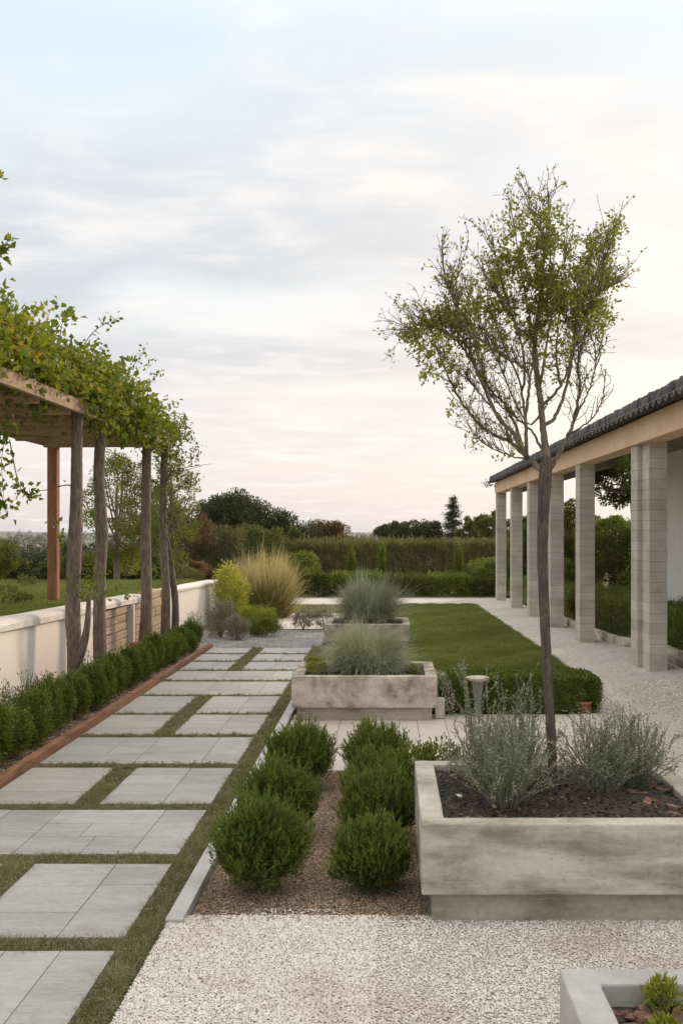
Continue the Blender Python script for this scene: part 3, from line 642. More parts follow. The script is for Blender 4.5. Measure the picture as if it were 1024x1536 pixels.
# =================================================================== BOXWOOD ROW (left)
protos = []
NB = 23; sp_y = np.linspace(5.9, 14.0, NB)
pr = [leafy_clump('boxwood', 'x', (-2.8, 5, 0), .138, .138, .45, 7500, .020, .012, 'l_boxwood', 'shrub', 70 + i, 2.1, 24, .8, 'boxwood row beside the timber edging') for i in range(4)]
rr = random.Random(3)
for i, y in enumerate(sp_y):
    lab = '%s boxwood of the row behind the timber edging, from the near end' % ordn[i]
    loc = (-2.79 + rr.uniform(-.025, .03), y + rr.uniform(-.05, .05), .012); s = (rr.uniform(.95, 1.18), rr.uniform(.92, 1.1), rr.uniform(.74, 1.06) * (1.08 if i < 4 else 1) * (1 if y < 12 else .95))
    if i < 4: t = pr[i]; t.location = loc; t.scale = s; t['label'] = lab
    else: t = dup(pr[i % 4], loc, rr.uniform(0, 6.28), s, lab)
def shoot_shrub(label, loc, rx, h, n, seed, m, name='loose_shrub', group=None, ll=.028, lw=.014, per=16):
    rng = np.random.RandomState(seed); t = thing(name, label, 'shrub', loc, 0, group); mb = MB(); st = MB()
    for _ in range(n):
        a = rng.uniform(0, 6.28); q = rng.uniform(0, 1) ** .6
        e = np.array([math.cos(a) * rx * q, math.sin(a) * rx * q, h * rng.uniform(.5, 1.05) * (1.1 - .45 * q)])
        b = np.array([math.cos(a) * rx * q * .35, math.sin(a) * rx * q * .35, 0])
        path = smooth_path([b, b + (e - b) * .5 + rng.normal(0, .02, 3) * h, e], 4); tube(st, path, np.linspace(.004, .0015, len(path)), 4, False)
        f = rng.uniform(.2, 1, per); P = b + (e - b) * f[:, None] + rng.normal(0, .012, (per, 3))
        leaves(mb, P, rng.normal(0, .6, (per, 3)) + (0, 0, .55), ll * rng.uniform(.7, 1.2, per), lw, rng)
    mb.build('foliage', M[m], t); st.build('stem', M['stem'], t); return t
for i, (x, y, h, rx) in enumerate(((-3.12, 7.3, .50, .22), (-3.12, 7.9, .56, .24), (-3.10, 8.55, .52, .22), (-3.12, 9.2, .46, .2), (-3.14, 10.35, .42, .2))):
    shoot_shrub(['loose leggy shrub against the cream wall at the left frame edge', 'tallest loose shrub against the cream wall, second from the left frame edge', 'loose shrub against the wall left of the forked trunk',
                 'loose shrub hugging the foot of the forked trunk', 'loose shrub between the forked trunk and the next trunk'][i], (x, y, .01), rx, h, 70, 90 + i, 'l_boxwood', group='loose shrubs against the cream wall')

# =================================================================== CREAM WALL with plank infill
WX = -3.45
def wtop(y): return .895 - (y - 8.8) * .0172
def wallseg(mb, y0, y1, x0, x1, zlo, ztopf, n=8):
    for a, b in zip(np.linspace(y0, y1, n + 1)[:-1], np.linspace(y0, y1, n + 1)[1:]):
        pass
    ys_ = np.linspace(y0, y1, n + 1); V = []
    for yy in ys_: V += [(x0, yy, zlo(yy)), (x1, yy, zlo(yy)), (x1, yy, ztopf(yy)), (x0, yy, ztopf(yy))]
    Fq = [(3, 2, 1, 0)]
    for k in range(n):
        for a in range(4): b = (a + 1) % 4; Fq.append((4 * k + a, 4 * k + b, 4 * k + 4 + b, 4 * k + 4 + a))
    Fq.append((4 * n, 4 * n + 1, 4 * n + 2, 4 * n + 3)); mb.add(V, Fq)
t = thing('garden_wall', 'cream rendered retaining wall with a weathered cap along the raised lawn', 'wall', (WX, 12, 0))
o_ = lambda mb: mb
zl = lambda y: -.05 - .016 * max(y - 13, 0)
mb = MB(); wallseg(mb, 3.0 - 12, 11.75 - 12, -.20, 0, lambda y: -.05, lambda y: wtop(y + 12) - .10); mb.build('wall_panel', M['render'], t)
mb = MB(); wallseg(mb, 15.3 - 12, 19.9 - 12, -.20, 0, lambda y: zl(y + 12), lambda y: wtop(y + 12) - .07); mb.build('wall_panel', M['render'], t)
def capseg(y0, y1, n=24, w0=-.24, w1=.035, th=.10):
    mb = MB(); prof = [(w0, 0), (w1, 0), (w1, th * .55), (w1 - .025, th * .88), (w1 - .07, th), (w0 + .05, th), (w0, th * .7)]
    ys_ = np.linspace(y0, y1, n + 1); V = []; rng = np.random.RandomState(6); m_ = len(prof)
    for yy in ys_:
        for px, pz in prof: V.append((px + rng.normal(0, .002), yy - 12, wtop(yy) - th + pz + rng.normal(0, .002)))
    Fq = [(m_ * k + a, m_ * k + (a + 1) % m_, m_ * k + m_ + (a + 1) % m_, m_ * k + m_ + a) for k in range(n) for a in range(m_)]
    mb.add(V, Fq); mb.P.append(list(range(m_))[::-1]); mb.P.append([m_ * n + a for a in range(m_)]); return mb
capseg(3.0, 13.9).build('wall_cap', M['cap'], t, smooth=False); capseg(15.25, 19.95, 10, th=.07).build('wall_cap', M['cap'], t)
# plank infill
t = thing('plank_fence', 'weathered horizontal plank panel set in the gap of the cream wall', 'fence', (WX - .03, 12.8, 0))
mb = MB(); r = random.Random(5); nz = 7
for (a, b) in ((11.77, 13.25), (13.34, 14.35)):
    top = wtop(13.3) - .105; z = -.02
    for k in range(nz):
        h = (top + .02) / nz; mb.box(-.05 + r.uniform(-.006, .006), .01 + r.uniform(-.006, .006), a - 12.8, b - 12.8, z, z + h - .010 + r.uniform(-.004, .002)); z += h
mb.build('plank_panel', M['plank'], t, bevel=.004)
mb = MB(); mb.box(0, .085, 13.25 - 12.8, 13.34 - 12.8, -.03, wtop(13.3) - .115); mb.build('post', M['cap'], t, bevel=.008)
mb = MB(); z = -.05; r = random.Random(7)
while z < .76:
    h = r.uniform(.09, .15); y = 14.36
    while y < 15.28: 
        y2 = min(y + r.uniform(.2, .4), 15.28); mb.box(-3.62, -3.42 + r.uniform(-.015, .015), y, y2 - .008, z, min(z + h - .008, .80)); y = y2
    z += h
tag(mb.build('stone_pier', M['sandstone'], bevel=.01), 'ochre stone pier between the plank panel and the far wall length', 'pier')
def pot(label, loc, r_, h):
    mb = MB(); prof = [(.62, 0), (.80, .45), (.93, .8), (1.0, .8), (1.02, 1.0), (.88, 1.0), (.84, .7)]; n = 20; V = []
    for pr_, pz in prof:
        for a in np.linspace(0, 2 * np.pi, n, endpoint=False): V.append((math.cos(a) * r_ * pr_, math.sin(a) * r_ * pr_, pz * h))
    mb.add(V, [(n * k + j, n * k + (j + 1) % n, n * k + n + (j + 1) % n, n * k + n + j) for k in range(len(prof) - 1) for j in range(n)])
    mb.P.append(list(range(n))[::-1]); mb.P.append([n * (len(prof) - 1) + j for j in range(n)])
    return tag(mb.build('flower_pot', M['terracotta'], smooth=True, loc=loc), label, 'pot')
pot('small orange pot standing behind the boxwood row at the plank panel', (-3.2, 12.6, .01), .07, .27)
pot('small terracotta pot tucked under the right end of the clipped hedge', (1.79, 9.12, .02), .065, .11)
# =================================================================== CLIPPED HEDGE and small things
def hedge(name, label, x0, x1, y0, y1, zb, zt, n, ll, lw, m, seed, cat='hedge', group=None, rough=.03, up=.25, trunk=True, hf=None, rnd=.0):
    rng = np.random.RandomState(seed); t = thing(name, label, cat, ((x0 + x1) / 2, (y0 + y1) / 2, zb), 0, group)
    hx, hy, h = (x1 - x0) / 2, (y1 - y0) / 2, zt - zb
    A = np.array([2 * hx * h, 2 * hx * h, 2 * hy * h, 2 * hy * h, 4 * hx * hy]); f = rng.choice(5, n, p=A / A.sum())
    p = np.stack([rng.uniform(-hx, hx, n), rng.uniform(-hy, hy, n), rng.uniform(0, h, n)], 1)
    nr = np.zeros((n, 3))
    for k, (ax, v, s) in enumerate(((1, -hy, -1), (1, hy, 1), (0, -hx, -1), (0, hx, 1), (2, h, 1))):
        q = f == k; p[q, ax] = v; nr[q, ax] = s
    lump = rough * (np.sin(p[:, 0] * 9 + seed) * np.sin(p[:, 2] * 11 + p[:, 1] * 8) + .6 * np.sin(p[:, 0] * 23 + p[:, 1] * 19 + 1))
    p += nr * (lump + rng.normal(0, rough * .6, n) - np.abs(rng.normal(0, rough * 1.5, n)))[:, None]
    if rnd:
        for s in (-1, 1):
            dx = np.abs(p[:, 0]) - (hx - rnd); dz = p[:, 2] - (h - rnd); q = (dx > 0) & (dz > 0); rr_ = np.hypot(dx, dz)
            sc_ = np.where(q & (rr_ > rnd), rnd / np.maximum(rr_, 1e-6), 1)
            p[:, 0] = np.where(q, np.sign(p[:, 0]) * (hx - rnd + dx * sc_), p[:, 0]); p[:, 2] = np.where(q, h - rnd + dz * sc_, p[:, 2])
    if hf is not None: p[:, 2] *= hf(p[:, 0])
    mb = MB(); leaves(mb, p, nr * .8 + rng.normal(0, .6, (n, 3)) + (0, 0, up), ll * rng.uniform(.6, 1.25, n), lw * rng.uniform(.7, 1.2, n), rng)
    mb.build('foliage', M[m], t)
    s = MB(); nb = max(4, int(hx * 2 / .35))
    for xx in np.linspace(-hx * .9, hx * .9, nb):
        tube(s, [(xx, 0, -.02), (xx + .02, .01, h * .4), (xx - .03, 0, h * .8)], [.02, .015, .008], 5)
        for _ in range(5): tube(s, [(xx, 0, h * .3), (xx + rng.uniform(-.15, .15), rng.uniform(-hy, hy) * .7, h * .75)], [.009, .004], 4, False)
    tube(s, [(-hx * .95, 0, -.012), (0, 0, -.012), (hx * .95, 0, -.012)], .02, 5)
    s.build('stem', M['stem'], t); return t
hedge('clipped_hedge', 'low clipped box hedge along the near edge of the rectangular lawn', .50, 1.93, 9.10, 9.55, .01, .355, 42000, .020, .013, 'l_boxwood', 101, rough=.018, rnd=.06)
# bowl on fluted pedestal
t = thing('garden_bowl', 'small round pale bowl on a fluted stem in front of the clipped hedge', 'birdbath', (.80, 8.98, .018))
def lathe(prof, n=24, flute=0, fl=0.0):
    mb = MB(); V = []
    for r_, z in prof:
        for j in range(n):
            a = 2 * math.pi * j / n; q = r_ * (1 - fl * (j % 2)) if flute else r_; V.append((math.cos(a) * q, math.sin(a) * q, z))
    mb.add(V, [(n * k + j, n * k + (j + 1) % n, n * k + n + (j + 1) % n, n * k + n + j) for k in range(len(prof) - 1) for j in range(n)])
    mb.P.append(list(range(n))[::-1]); mb.P.append([n * (len(prof) - 1) + j for j in range(n)]); return mb
lathe([(.05, 0), (.05, .02), (.030, .03), (.032, .15), (.048, .27), (.062, .318)], 32, 1, .14).build('pedestal', M['zinc'], t)
lathe([(.070, .318), (.098, .335), (.104, .345), (.104, .356), (.096, .358), (.088, .350), (.03, .342)], 32).build('bowl', M['bronze'], t, smooth=True)
mb = MB(); mb.box(.41, .50, 8.86, 8.95, .02, .20); tag(mb.build('stone_block', M['paver'], bevel=.012), 'small tan stone block wedged beside the stained middle planter', 'stone')
mb = MB(); mb.box(1.93, 1.99, 8.8, 9.35, .01, .055, rot=.45); tag(mb.build('edging_rail', M['curb'], bevel=.006), 'short dark rail lying at the right end of the clipped hedge', 'edging')
def trailing(name, label, loc, seed):
    rng = np.random.RandomState(seed); t = thing(name, label, 'plant', loc); st = MB(); lf = MB()
    for k in range(16):
        x = rng.uniform(-.02, .05); y = rng.uniform(-.05, .25)
        p = smooth_path([(x - .05, y, .40), (x + .03, y - .03, .36 + rng.uniform(-.03, .05)), (x + .06 + rng.uniform(0, .05), y - .04, .2), (x + .05 + rng.uniform(0, .10), y - .06 + rng.uniform(-.04, .04), rng.uniform(.0, .12))], 5)
        tube(st, p, .0018, 4, False)
        q = p[rng.randint(0, len(p), 22)] + rng.normal(0, .010, (22, 3)); leaves(lf, q, rng.normal(size=(22, 3)), .013, .010, rng)
    st.build('stem', M['greenstem'], t); lf.build('foliage', M['l_white'], t)  # the foliage mesh here is the plant's small white flowers
trailing('trailing_plant', 'pale flowered trailing plant hanging down the right side of the middle planter', (.43, 8.9, .02), 5)

# =================================================================== PLANTER PLANTS
def grass_mound(name, label, loc, r_, h, n, seed, m, wd=.006, cat='ornamental grass', arch=1.0, seg=5, mtop=None, group=None, spread=.35):
    rng = np.random.RandomState(seed); t = thing(name, label, cat, loc, 0, group)
    a = rng.uniform(0, 2 * np.pi, n); el = rng.uniform(0, 1, n) ** .7           # 0 upright, 1 outward
    ln = rng.uniform(.55, 1.05, n) * (1 + (.13 if h < 1 else .05) * np.sin(3 * a + seed) + .08 * np.sin(7 * a)) * (1 + .22 * (rng.uniform(0, 1, n) > .95))
    o = np.stack([np.cos(a), np.sin(a), 0 * a], 1); b0 = o * (r_ * spread * np.sqrt(rng.uniform(0, 1, n)))[:, None]
    b0[:, 2] = rng.uniform(0, .25, n) * h * (el < .9)
    S = unit(np.cross(o, (0, 0, 1.0)) + rng.normal(0, .4, (n, 3)))
    V = []
    for k in range(seg + 1):
        f = k / seg
        out = r_ * ln * el * (f ** 1.15) * 1.02; up = h * ln * (np.sqrt(np.maximum(1 - (el * .93) ** 2, 0.02))) * (f ** .9) - arch * el * h * .22 * f ** 3
        p = b0 * (1 - .3 * f) + o * out[:, None]; p[:, 2] += up; p += rng.normal(0, .035, (n, 3)) * f * r_
        p[:, 2] = np.maximum(p[:, 2], .004)
        wk = wd * (1 - f * .85) / 2; V += [p - S * wk, p + S * wk]
    V = np.stack(V, 1); K = 2 * (seg + 1); Fq = np.concatenate([[(2 * k, 2 * k + 1, 2 * k + 3, 2 * k + 2)] for k in range(seg)])
    Fq = (Fq[None] + K * np.arange(n)[:, None, None]).reshape(-1, 4)
    mb = MB()
    mb.add(V.reshape(-1, 3), Fq); mb.build('blade_tuft', M[m], t)
    c = MB()
    for _ in range(10): 
        aa = rng.uniform(0, 6.28); tube(c, [(math.cos(aa) * r_ * .2, math.sin(aa) * r_ * .2, -.02), (math.cos(aa) * r_ * .3, math.sin(aa) * r_ * .3, h * .22)], [.008, .004], 5)
    c.build('root_crown', M['stem'], t); return t
grass_mound('silver_grass', 'silvery blue-green grass mound in the stained middle planter', (-.215, 9.28, .372), .45, .45, 6500, 1, 'l_bluegrass', .0055, arch=1.5, spread=.55)
grass_mound('silver_grass', 'larger dark grey-green spiky mound in the farthest planter', (-.30, 14.85, .32), .58, .66, 4600, 2, 'l_darksilver', .009, arch=.9, spread=.55)
for i, (x, y, r_, h) in enumerate(((-.70, 9.35, .09, .09), (-.66, 9.12, .10, .08), (.22, 9.12, .045, .06))):
    leafy_clump('cushion_plant', ['lime green cushion plant behind the other one at the left end of the middle planter', 'lime green cushion plant at the front left of the middle planter', 'tiny yellow-green tuft at the right end of the middle planter'][i],
                (x, y, .37), r_, r_, h * 1.6, 1500, .016, .008, 'l_lime', 'plant', 120 + i, group='cushion plants in the middle planter', stem=False)
def wispy(name, label, loc, n, h, spread, seed, m='l_silver', ll=.013, lw=.0065, group=None, step=.0085, tall=None):
    rng = np.random.RandomState(seed); t = thing(name, label, 'plant', loc, 0, group); st = MB(); lf = MB()
    for k in range(n):
        a = rng.uniform(0, 6.28); q = rng.uniform(0, 1) ** .75; b = np.array([math.cos(a), math.sin(a), 0]) * .07 * rng.uniform(0, 1)
        H = h * rng.uniform(.45, 1.0) * (1.08 - .42 * q)
        if tall and k < tall[0]: H = h * tall[1] * rng.uniform(.85, 1.1); q *= .6
        e = np.array([math.cos(a) * spread * q, math.sin(a) * spread * q, H])
        p = smooth_path([b, b + (e - b) * .4 + (0, 0, H * .03), b + (e - b) * .75 + rng.normal(0, .012, 3), e + rng.normal(0, .015, 3)], 5)
        tube(st, p, np.linspace(.0022, .0009, len(p)), 4, False)
        seglen = np.linalg.norm(np.diff(p, axis=0), axis=1).sum()
        subs = [p[3:]]
        for _ in range(4):
            i0 = rng.randint(len(p) // 3, len(p) - 2); s0 = p[i0]; dv = unit(((p[i0 + 1] - p[i0]) / np.linalg.norm(p[i0 + 1] - p[i0]) + rng.normal(0, .45, 3))[None])[0]
            s1 = s0 + dv * H * rng.uniform(.10, .26); sp_ = np.linspace(s0, s1, 4); tube(st, sp_, .0008, 3, False); subs.append(sp_)
        for sp_ in subs:
            Ls = np.linalg.norm(sp_[-1] - sp_[0]); nl = max(4, int(Ls / step)); f = rng.uniform(0, 1, nl) * (len(sp_) - 1.001); i0 = f.astype(int)
            P = sp_[i0] + (sp_[i0 + 1] - sp_[i0]) * (f - i0)[:, None]; dv = unit(sp_[i0 + 1] - sp_[i0])
            leaves(lf, P, dv * .8 + rng.normal(0, .6, (nl, 3)), ll * rng.uniform(.5, 1.2, nl), lw, rng)
    st.build('stem', M['greenstem'], t); lf.build('foliage', M[m], t); return t
gW = 'wispy silver plants round the slender tree'
wispy('silver_shrub', 'tall wispy silver-grey shrub at the left front of the tree planter', (.53, 4.62, .42), 130, .43, .31, 1, group=gW, tall=(3, 1.25))
wispy('silver_shrub', 'wispy silver-grey shrub close to the left of the trunk', (.66, 4.95, .42), 100, .46, .25, 2, group=gW, tall=(6, 1.2))
wispy('silver_shrub', 'sparse silver-grey plant at the back left of the tree planter with the tallest stems', (.47, 5.05, .42), 75, .46, .21, 3, group=gW, tall=(9, 1.25))
wispy('silver_shrub', 'wispy silver-grey shrub right of the trunk', (1.02, 4.80, .42), 130, .44, .28, 4, group=gW)
wispy('silver_shrub', 'wide wispy silver-grey shrub at the right end of the tree planter', (1.21, 4.95, .42), 120, .41, .27, 5, group=gW)
for i, (x, y) in enumerate(((.745, 2.70), (.705, 2.53))):
    leafy_clump('seedling', ['upper yellow-green seedling at the back rim of the corner planter', 'lower green seedling among the bark chips of the corner planter'][i], (x, y, .375), .050 - .008 * i, .045, .105 - .03 * i, 420, .020, .009, 'l_lime', 'plant', 140 + i, group='seedlings in the corner planter', up=.8)

# =================================================================== SLENDER TREE
TD = 4.84
def px6(u, v, d): px = 583 + u * .420; py = 262 + v * .415; return np.array([(px - CX) / F * d, d, CZ - (py - HY) / F * d])
rng = np.random.RandomState(42)
tr0 = (.794, TD, .42)
t = thing('slender_tree', 'slender multi-branched tree with airy small-leaved crown in the large concrete planter', 'tree', tr0)
T0 = np.array(tr0)
def pxp(px, py, d): return np.array([(px - CX) / F * d, d, CZ - (py - HY) / F * d])
trunk = smooth_path([T0 + (0, 0, -.02), pxp(827, 1120, TD), pxp(821, 1020, TD), pxp(816, 920, TD), pxp(813, 820, TD), pxp(816, 735, TD), pxp(818, 705, TD), pxp(819, 685, TD)], 10) 
rad = np.interp(trunk[:, 2], [.40, .46, 1.0, 1.5, 1.84, 1.95, 2.0, 2.05], [.029, .0215, .0235, .026, .029, .033, .030, .023])
mb = MB(); tube(mb, trunk - T0, rad, 18, True, .025, rng); mb.build('trunk', M['bark3'], t, smooth=True)
BR = [  # zoomed picture points of each limb, base radius, depth swing
 ([(562, 1085), (565, 1040), (555, 960), (545, 860), (530, 740), (520, 640), (522, 560), (540, 450), (550, 330), (570, 200), (567, 60)], .030, .0),
 ([(556, 1085), (520, 1045), (470, 1000), (430, 965), (370, 940), (310, 890), (240, 790), (195, 690), (170, 620)], .020, .18),
 ([(500, 1030), (430, 1015), (350, 980), (290, 925)], .007, .30),
 ([(490, 1018), (440, 930), (390, 880), (340, 770), (300, 680), (260, 620), (215, 580), (150, 548), (90, 545), (50, 585)], .016, -.22),
 ([(340, 770), (300, 670), (270, 600), (245, 560), (235, 470), (205, 390), (185, 255)], .009, -.30),
 ([(265, 620), (240, 560), (236, 440), (250, 295)], .006, -.12),
 ([(480, 1010), (455, 910), (410, 830), (350, 760), (318, 640), (290, 520), (280, 420)], .012, .32),
 ([(492, 1020), (487, 880), (500, 780), (492, 710), (430, 670), (370, 630), (320, 590), (270, 560)], .013, -.35),
 ([(550, 1010), (515, 935), (440, 870), (380, 820), (330, 740)], .010, .22),
 ([(560, 910), (600, 860), (640, 740), (655, 640), (665, 560), (680, 430), (700, 320), (760, 270), (825, 180)], .013, .28),
 ([(555, 835), (600, 780), (640, 700), (665, 600), (710, 490), (750, 430), (815, 390)], .011, -.28),
 ([(572, 1075), (600, 1020), (640, 940), (662, 880), (680, 780), (675, 680), (692, 600), (720, 510), (750, 400), (770, 350)], .016, .20),
 ([(640, 940), (690, 910), (740, 860), (765, 790), (772, 708)], .008, -.15),
 ([(662, 880), (700, 810), (732, 710), (737, 630), (714, 572)], .008, .35),
 ([(487, 900), (470, 760), (420, 640), (360, 480), (340, 340)], .010, .10),
 ([(500, 780), (470, 600), (420, 450), (385, 320), (360, 200)], .009, -.20),
 ([(528, 700), (500, 500), (470, 330), (430, 85)], .011, .15),
 ([(540, 780), (570, 560), (590, 400), (560, 250), (490, 110)], .009, -.25),
 ([(600, 760), (600, 600), (620, 400), (640, 180)], .009, .30),
 ([(640, 720), (650, 640), (700, 440), (760, 330), (790, 240)], .008, -.35),
 ([(430, 965), (400, 880), (330, 800), (280, 740), (230, 700), (180, 640)], .009, .35),
 ([(545, 860), (500, 900), (440, 800), (400, 700), (330, 560), (300, 480)], .008, .05),
 ([(520, 600), (450, 540), (400, 460), (360, 400)], .007, -.1),
 ([(530, 560), (600, 500), (660, 420), (740, 380)], .007, .12)]
limbs = MB(); tw = MB(); lf = MB(); LP = []
def along(pth, f):
    i = np.minimum((f * (len(pth) - 1)).astype(int), len(pth) - 2); q = f * (len(pth) - 1) - i; return pth[i] + (pth[i + 1] - pth[i]) * q[:, None], unit(pth[i + 1] - pth[i])
for bi, (pts, r0, sw) in enumerate(BR):
    n = len(pts); P = []
    for k, (u, v_) in enumerate(pts):
        hgt = np.clip((1085 - v_) / 1000, 0, 1); off = sw * (k / (n - 1)) ** .8 * .9
        P.append(px6(u, v_, TD + off))
    if bi > 0:
        # start on the nearest limb already grown
        pass
    P = smooth_path(P, 7); P[1:-1] += rng.normal(0, .0022, (len(P) - 2, 3))
    r0 *= .78; r_ = np.interp(np.linspace(0, 1, len(P)), [0, .25, .7, 1], [r0, r0 * .68, r0 * .42, r0 * .13 + .0008])
    if bi == 0: lead = P
    if bi > 0:
        allp = np.concatenate(LP); d2 = np.linalg.norm((allp - P[0]) * (1, .35, 1), axis=1); P[0] = allp[d2.argmin()]
        P[1:4] = P[0] + (P[4] - P[0]) * np.array([.22, .48, .75])[:, None] + (P[1:4] - (P[0] + (P[4] - P[0]) * np.array([.22, .48, .75])[:, None])) * .4
    LP.append(P); tube(limbs, P - T0, r_, 9, True, .03, rng)
    bare = bi in (12,)
    # twigs
    nt_ = int(len(P) * (.5 if bare else .95))
    f = rng.uniform(.28, .98, nt_); b, dv = along(P, f)
    for q in range(nt_):
        up = np.array([rng.normal(0, .35), rng.normal(0, .35), rng.uniform(.25, 1.0)]); d0 = unit((dv[q] * .7 + up)[None])[0]
        zrel = b[q, 2]
        Lt = rng.uniform(.05, .20) * (.6 if bare else 1)
        e = b[q] + d0 * Lt; mid_ = b[q] + d0 * Lt * .5 + rng.normal(0, .010, 3); tp = smooth_path([b[q], mid_, e + rng.normal(0, .012, 3)], 4)
        tube(tw, tp - T0, np.linspace(.0022, .0009, len(tp)), 4, False)
        if bare: continue
        dens = np.interp(zrel, [2.15, 2.45, 2.7, 3.3, 3.6], [.5, 1.6, 2.6, 3.2, 2.2])
        nl = rng.poisson(dens * Lt / .15)
        if nl:
            pp, dd = along(tp, rng.uniform(.2, 1, nl)); leaves(lf, pp - T0 + rng.normal(0, .006, (nl, 3)), dd * .4 + rng.normal(0, .6, (nl, 3)), .022 * rng.uniform(.6, 1.25, nl), .012, rng)
        for _ in range(3):
            b2, d2 = along(tp, rng.uniform(.3, .9, 1)); e2 = b2[0] + unit((d2[0] + rng.normal(0, .6, 3))[None])[0] * rng.uniform(.03, .10)
            tube(tw, np.stack([b2[0], (b2[0] + e2) / 2 + rng.normal(0, .004, 3), e2]) - T0, .0011, 3, False)
            nl = rng.poisson(dens * .5)
            if nl: leaves(lf, b2[0] + (e2 - b2[0]) * rng.uniform(.3, 1.1, (nl, 1)) - T0 + rng.normal(0, .006, (nl, 3)), rng.normal(0, .7, (nl, 3)) + (0, 0, .1), .021 * rng.uniform(.6, 1.2, nl), .012, rng)
CL = [(540, 390, 75, 50, 620), (405, 490, 60, 50, 360), (480, 270, 80, 75, 420), (590, 235, 80, 55, 300), (700, 335, 60, 45, 300), (775, 385, 50, 28, 240),
      (755, 255, 55, 28, 190), (812, 200, 18, 32, 90), (640, 500, 100, 45, 480), (725, 500, 70, 38, 330), (768, 545, 28, 38, 110), (500, 570, 75, 36, 330), (205, 520, 85, 45, 520),
      (95, 565, 55, 26, 260), (135, 630, 30, 34, 140), (128, 690, 13, 30, 60), (270, 500, 50, 40, 200), (420, 330, 55, 55, 220), (460, 180, 50, 55, 130), (560, 150, 55, 30, 90),
      (640, 420, 95, 55, 420), (600, 620, 50, 60, 130), (600, 700, 18, 50, 60), (350, 600, 60, 40, 120), (205, 660, 40, 60, 110), (240, 800, 50, 50, 70), (285, 950, 18, 30, 30),
      (430, 1020, 18, 22, 16), (300, 430, 40, 60, 80), (560, 480, 90, 50, 320), (380, 400, 50, 40, 110)]
for (u, v_, ru, rv, n) in CL:
    # each mass is leaf sprays on short twigs
    ns = max(3, int(n / 7.5)); dc = rng.uniform(-.22, .22)
    for _ in range(ns):
        th = rng.uniform(0, 6.28); q = math.sqrt(rng.uniform(0, 1)) * 1.05
        c = px6(u + ru * q * math.cos(th), v_ + rv * q * math.sin(th), TD + dc + rng.normal(0, .10))
        droop = (u < 300 and v_ > 480)
        dv = unit(np.array([[rng.normal(0, .6), rng.normal(0, .5), rng.normal(-.5 if droop else .3, .5)]]))[0]; Ls = rng.uniform(.03, .09); e = c + dv * Ls
        tube(tw, np.stack([c, (c + e) / 2 + rng.normal(0, .004, 3), e]) - T0, .0012, 3, False)
        nl = 11
        leaves(lf, c + (e - c) * rng.uniform(-.1, 1.1, (nl, 1)) - T0 + rng.normal(0, .009, (nl, 3)), rng.normal(0, .7, (nl, 3)) + dv * .5, .023 * rng.uniform(.55, 1.25, nl), .0125, rng)
limbs.build('limb', M['bark2'], t, smooth=True); tw.build('twig', M['stem'], t); lf.build('crown', M['l_tree'], t)

# =================================================================== PERGOLA, TRUNKS, VINE
def bough(mb, pts, rads, sides=14, wob=.03, seed=0, m=8):
    p = smooth_path(pts, m); tube(mb, p, np.interp(np.linspace(0, 1, len(p)), np.linspace(0, 1, len(rads)), rads), sides, True, wob * .55, np.random.RandomState(seed))
g1 = 'rough trunk posts under the vine'
pg = thing('pergola', 'rustic timber pergola roof on rough posts at the left, overgrown with vine', 'pergola', (-3.8, 10.2, .0))
def pl(x, y, z): return (x + 3.8, y - 10.2, z)
ZR = 2.90; r = random.Random(12)
# long edge boards
for nm, x, m_ in (('edge_board', -3.06, 'beamy'), ('edge_board', -4.70, 'beamy')):
    mb = MB(); mb.box(x - .03 + 3.8, x + .03 + 3.8, 5.6 - 10.2, 13.95 - 10.2, ZR - .045, ZR + .085); mb.build(nm, M[m_], pg, bevel=.006)
y = 5.9; k = 0
while y < 13.8:
    mb = MB(); hgt = r.uniform(.10, .13); wdt = r.uniform(.15, .26)
    V = []; 
    bough(mb, [pl(-4.66, y, ZR - .01), pl(-3.9, y + r.uniform(-.03, .03), ZR - .01 + r.uniform(-.015, .015)), pl(-3.095, y + r.uniform(-.02, .02), ZR - .01)], [.078, .070, .076], 9, .04, k)
    mb.build('cross_log', M['beam'], pg, smooth=True); k += 1; y += r.uniform(.86, 1.02)
mb = MB()
for x in np.arange(-4.62, -3.2, .165):
    mb.box(x + 3.8, x + 3.8 + .125, 5.6 - 10.2, 13.9 - 10.2, ZR + .088, ZR + .112)
mb.build('roof_board', M['beamy'], pg)
mb = MB(); mb.box(-4.72 + 3.8, -3.03 + 3.8, 13.84 - 10.2, 13.93 - 10.2, ZR - .03, ZR + .11); mb.build('end_beam', M['beam'], pg, bevel=.008)
def trunkpost(pts, rads, seed, fork=None):
    mb = MB(); bough(mb, [pl(*p) for p in pts], rads, 16, .045, seed, 12)
    if fork: bough(mb, [pl(*p) for p in fork[0]], fork[1], 10, .03, seed + 1)
    return mb.build('trunk_post', M['bark'], pg, smooth=True)
trunkpost([(-3.155, 9.98, -.05), (-3.15, 9.98, .45), (-3.165, 9.98, .9), (-3.15, 9.98, 1.4), (-3.13, 9.98, 1.9), (-3.125, 9.98, 2.4), (-3.12, 9.98, 2.92)], [.072, .068, .076, .070, .072, .060, .056, .052], 1,
          ([(-3.15, 9.96, .30), (-3.06, 9.94, .50), (-3.005, 9.93, .75), (-2.985, 9.92, 1.04)], [.050, .042, .032, .020]))
trunkpost([(-3.13, 10.9, -.05), (-3.16, 10.9, .4), (-3.165, 10.9, 1.1), (-3.14, 10.9, 1.7), (-3.17, 10.9, 2.3), (-3.14, 10.9, 2.92)], [.095, .074, .069, .064, .068, .060, .058, .056], 3)
trunkpost([(-3.18, 12.95, -.05), (-3.15, 12.95, .8), (-3.16, 12.95, 1.6), (-3.14, 12.95, 2.93)], [.092, .076, .070, .068, .060, .058], 5)
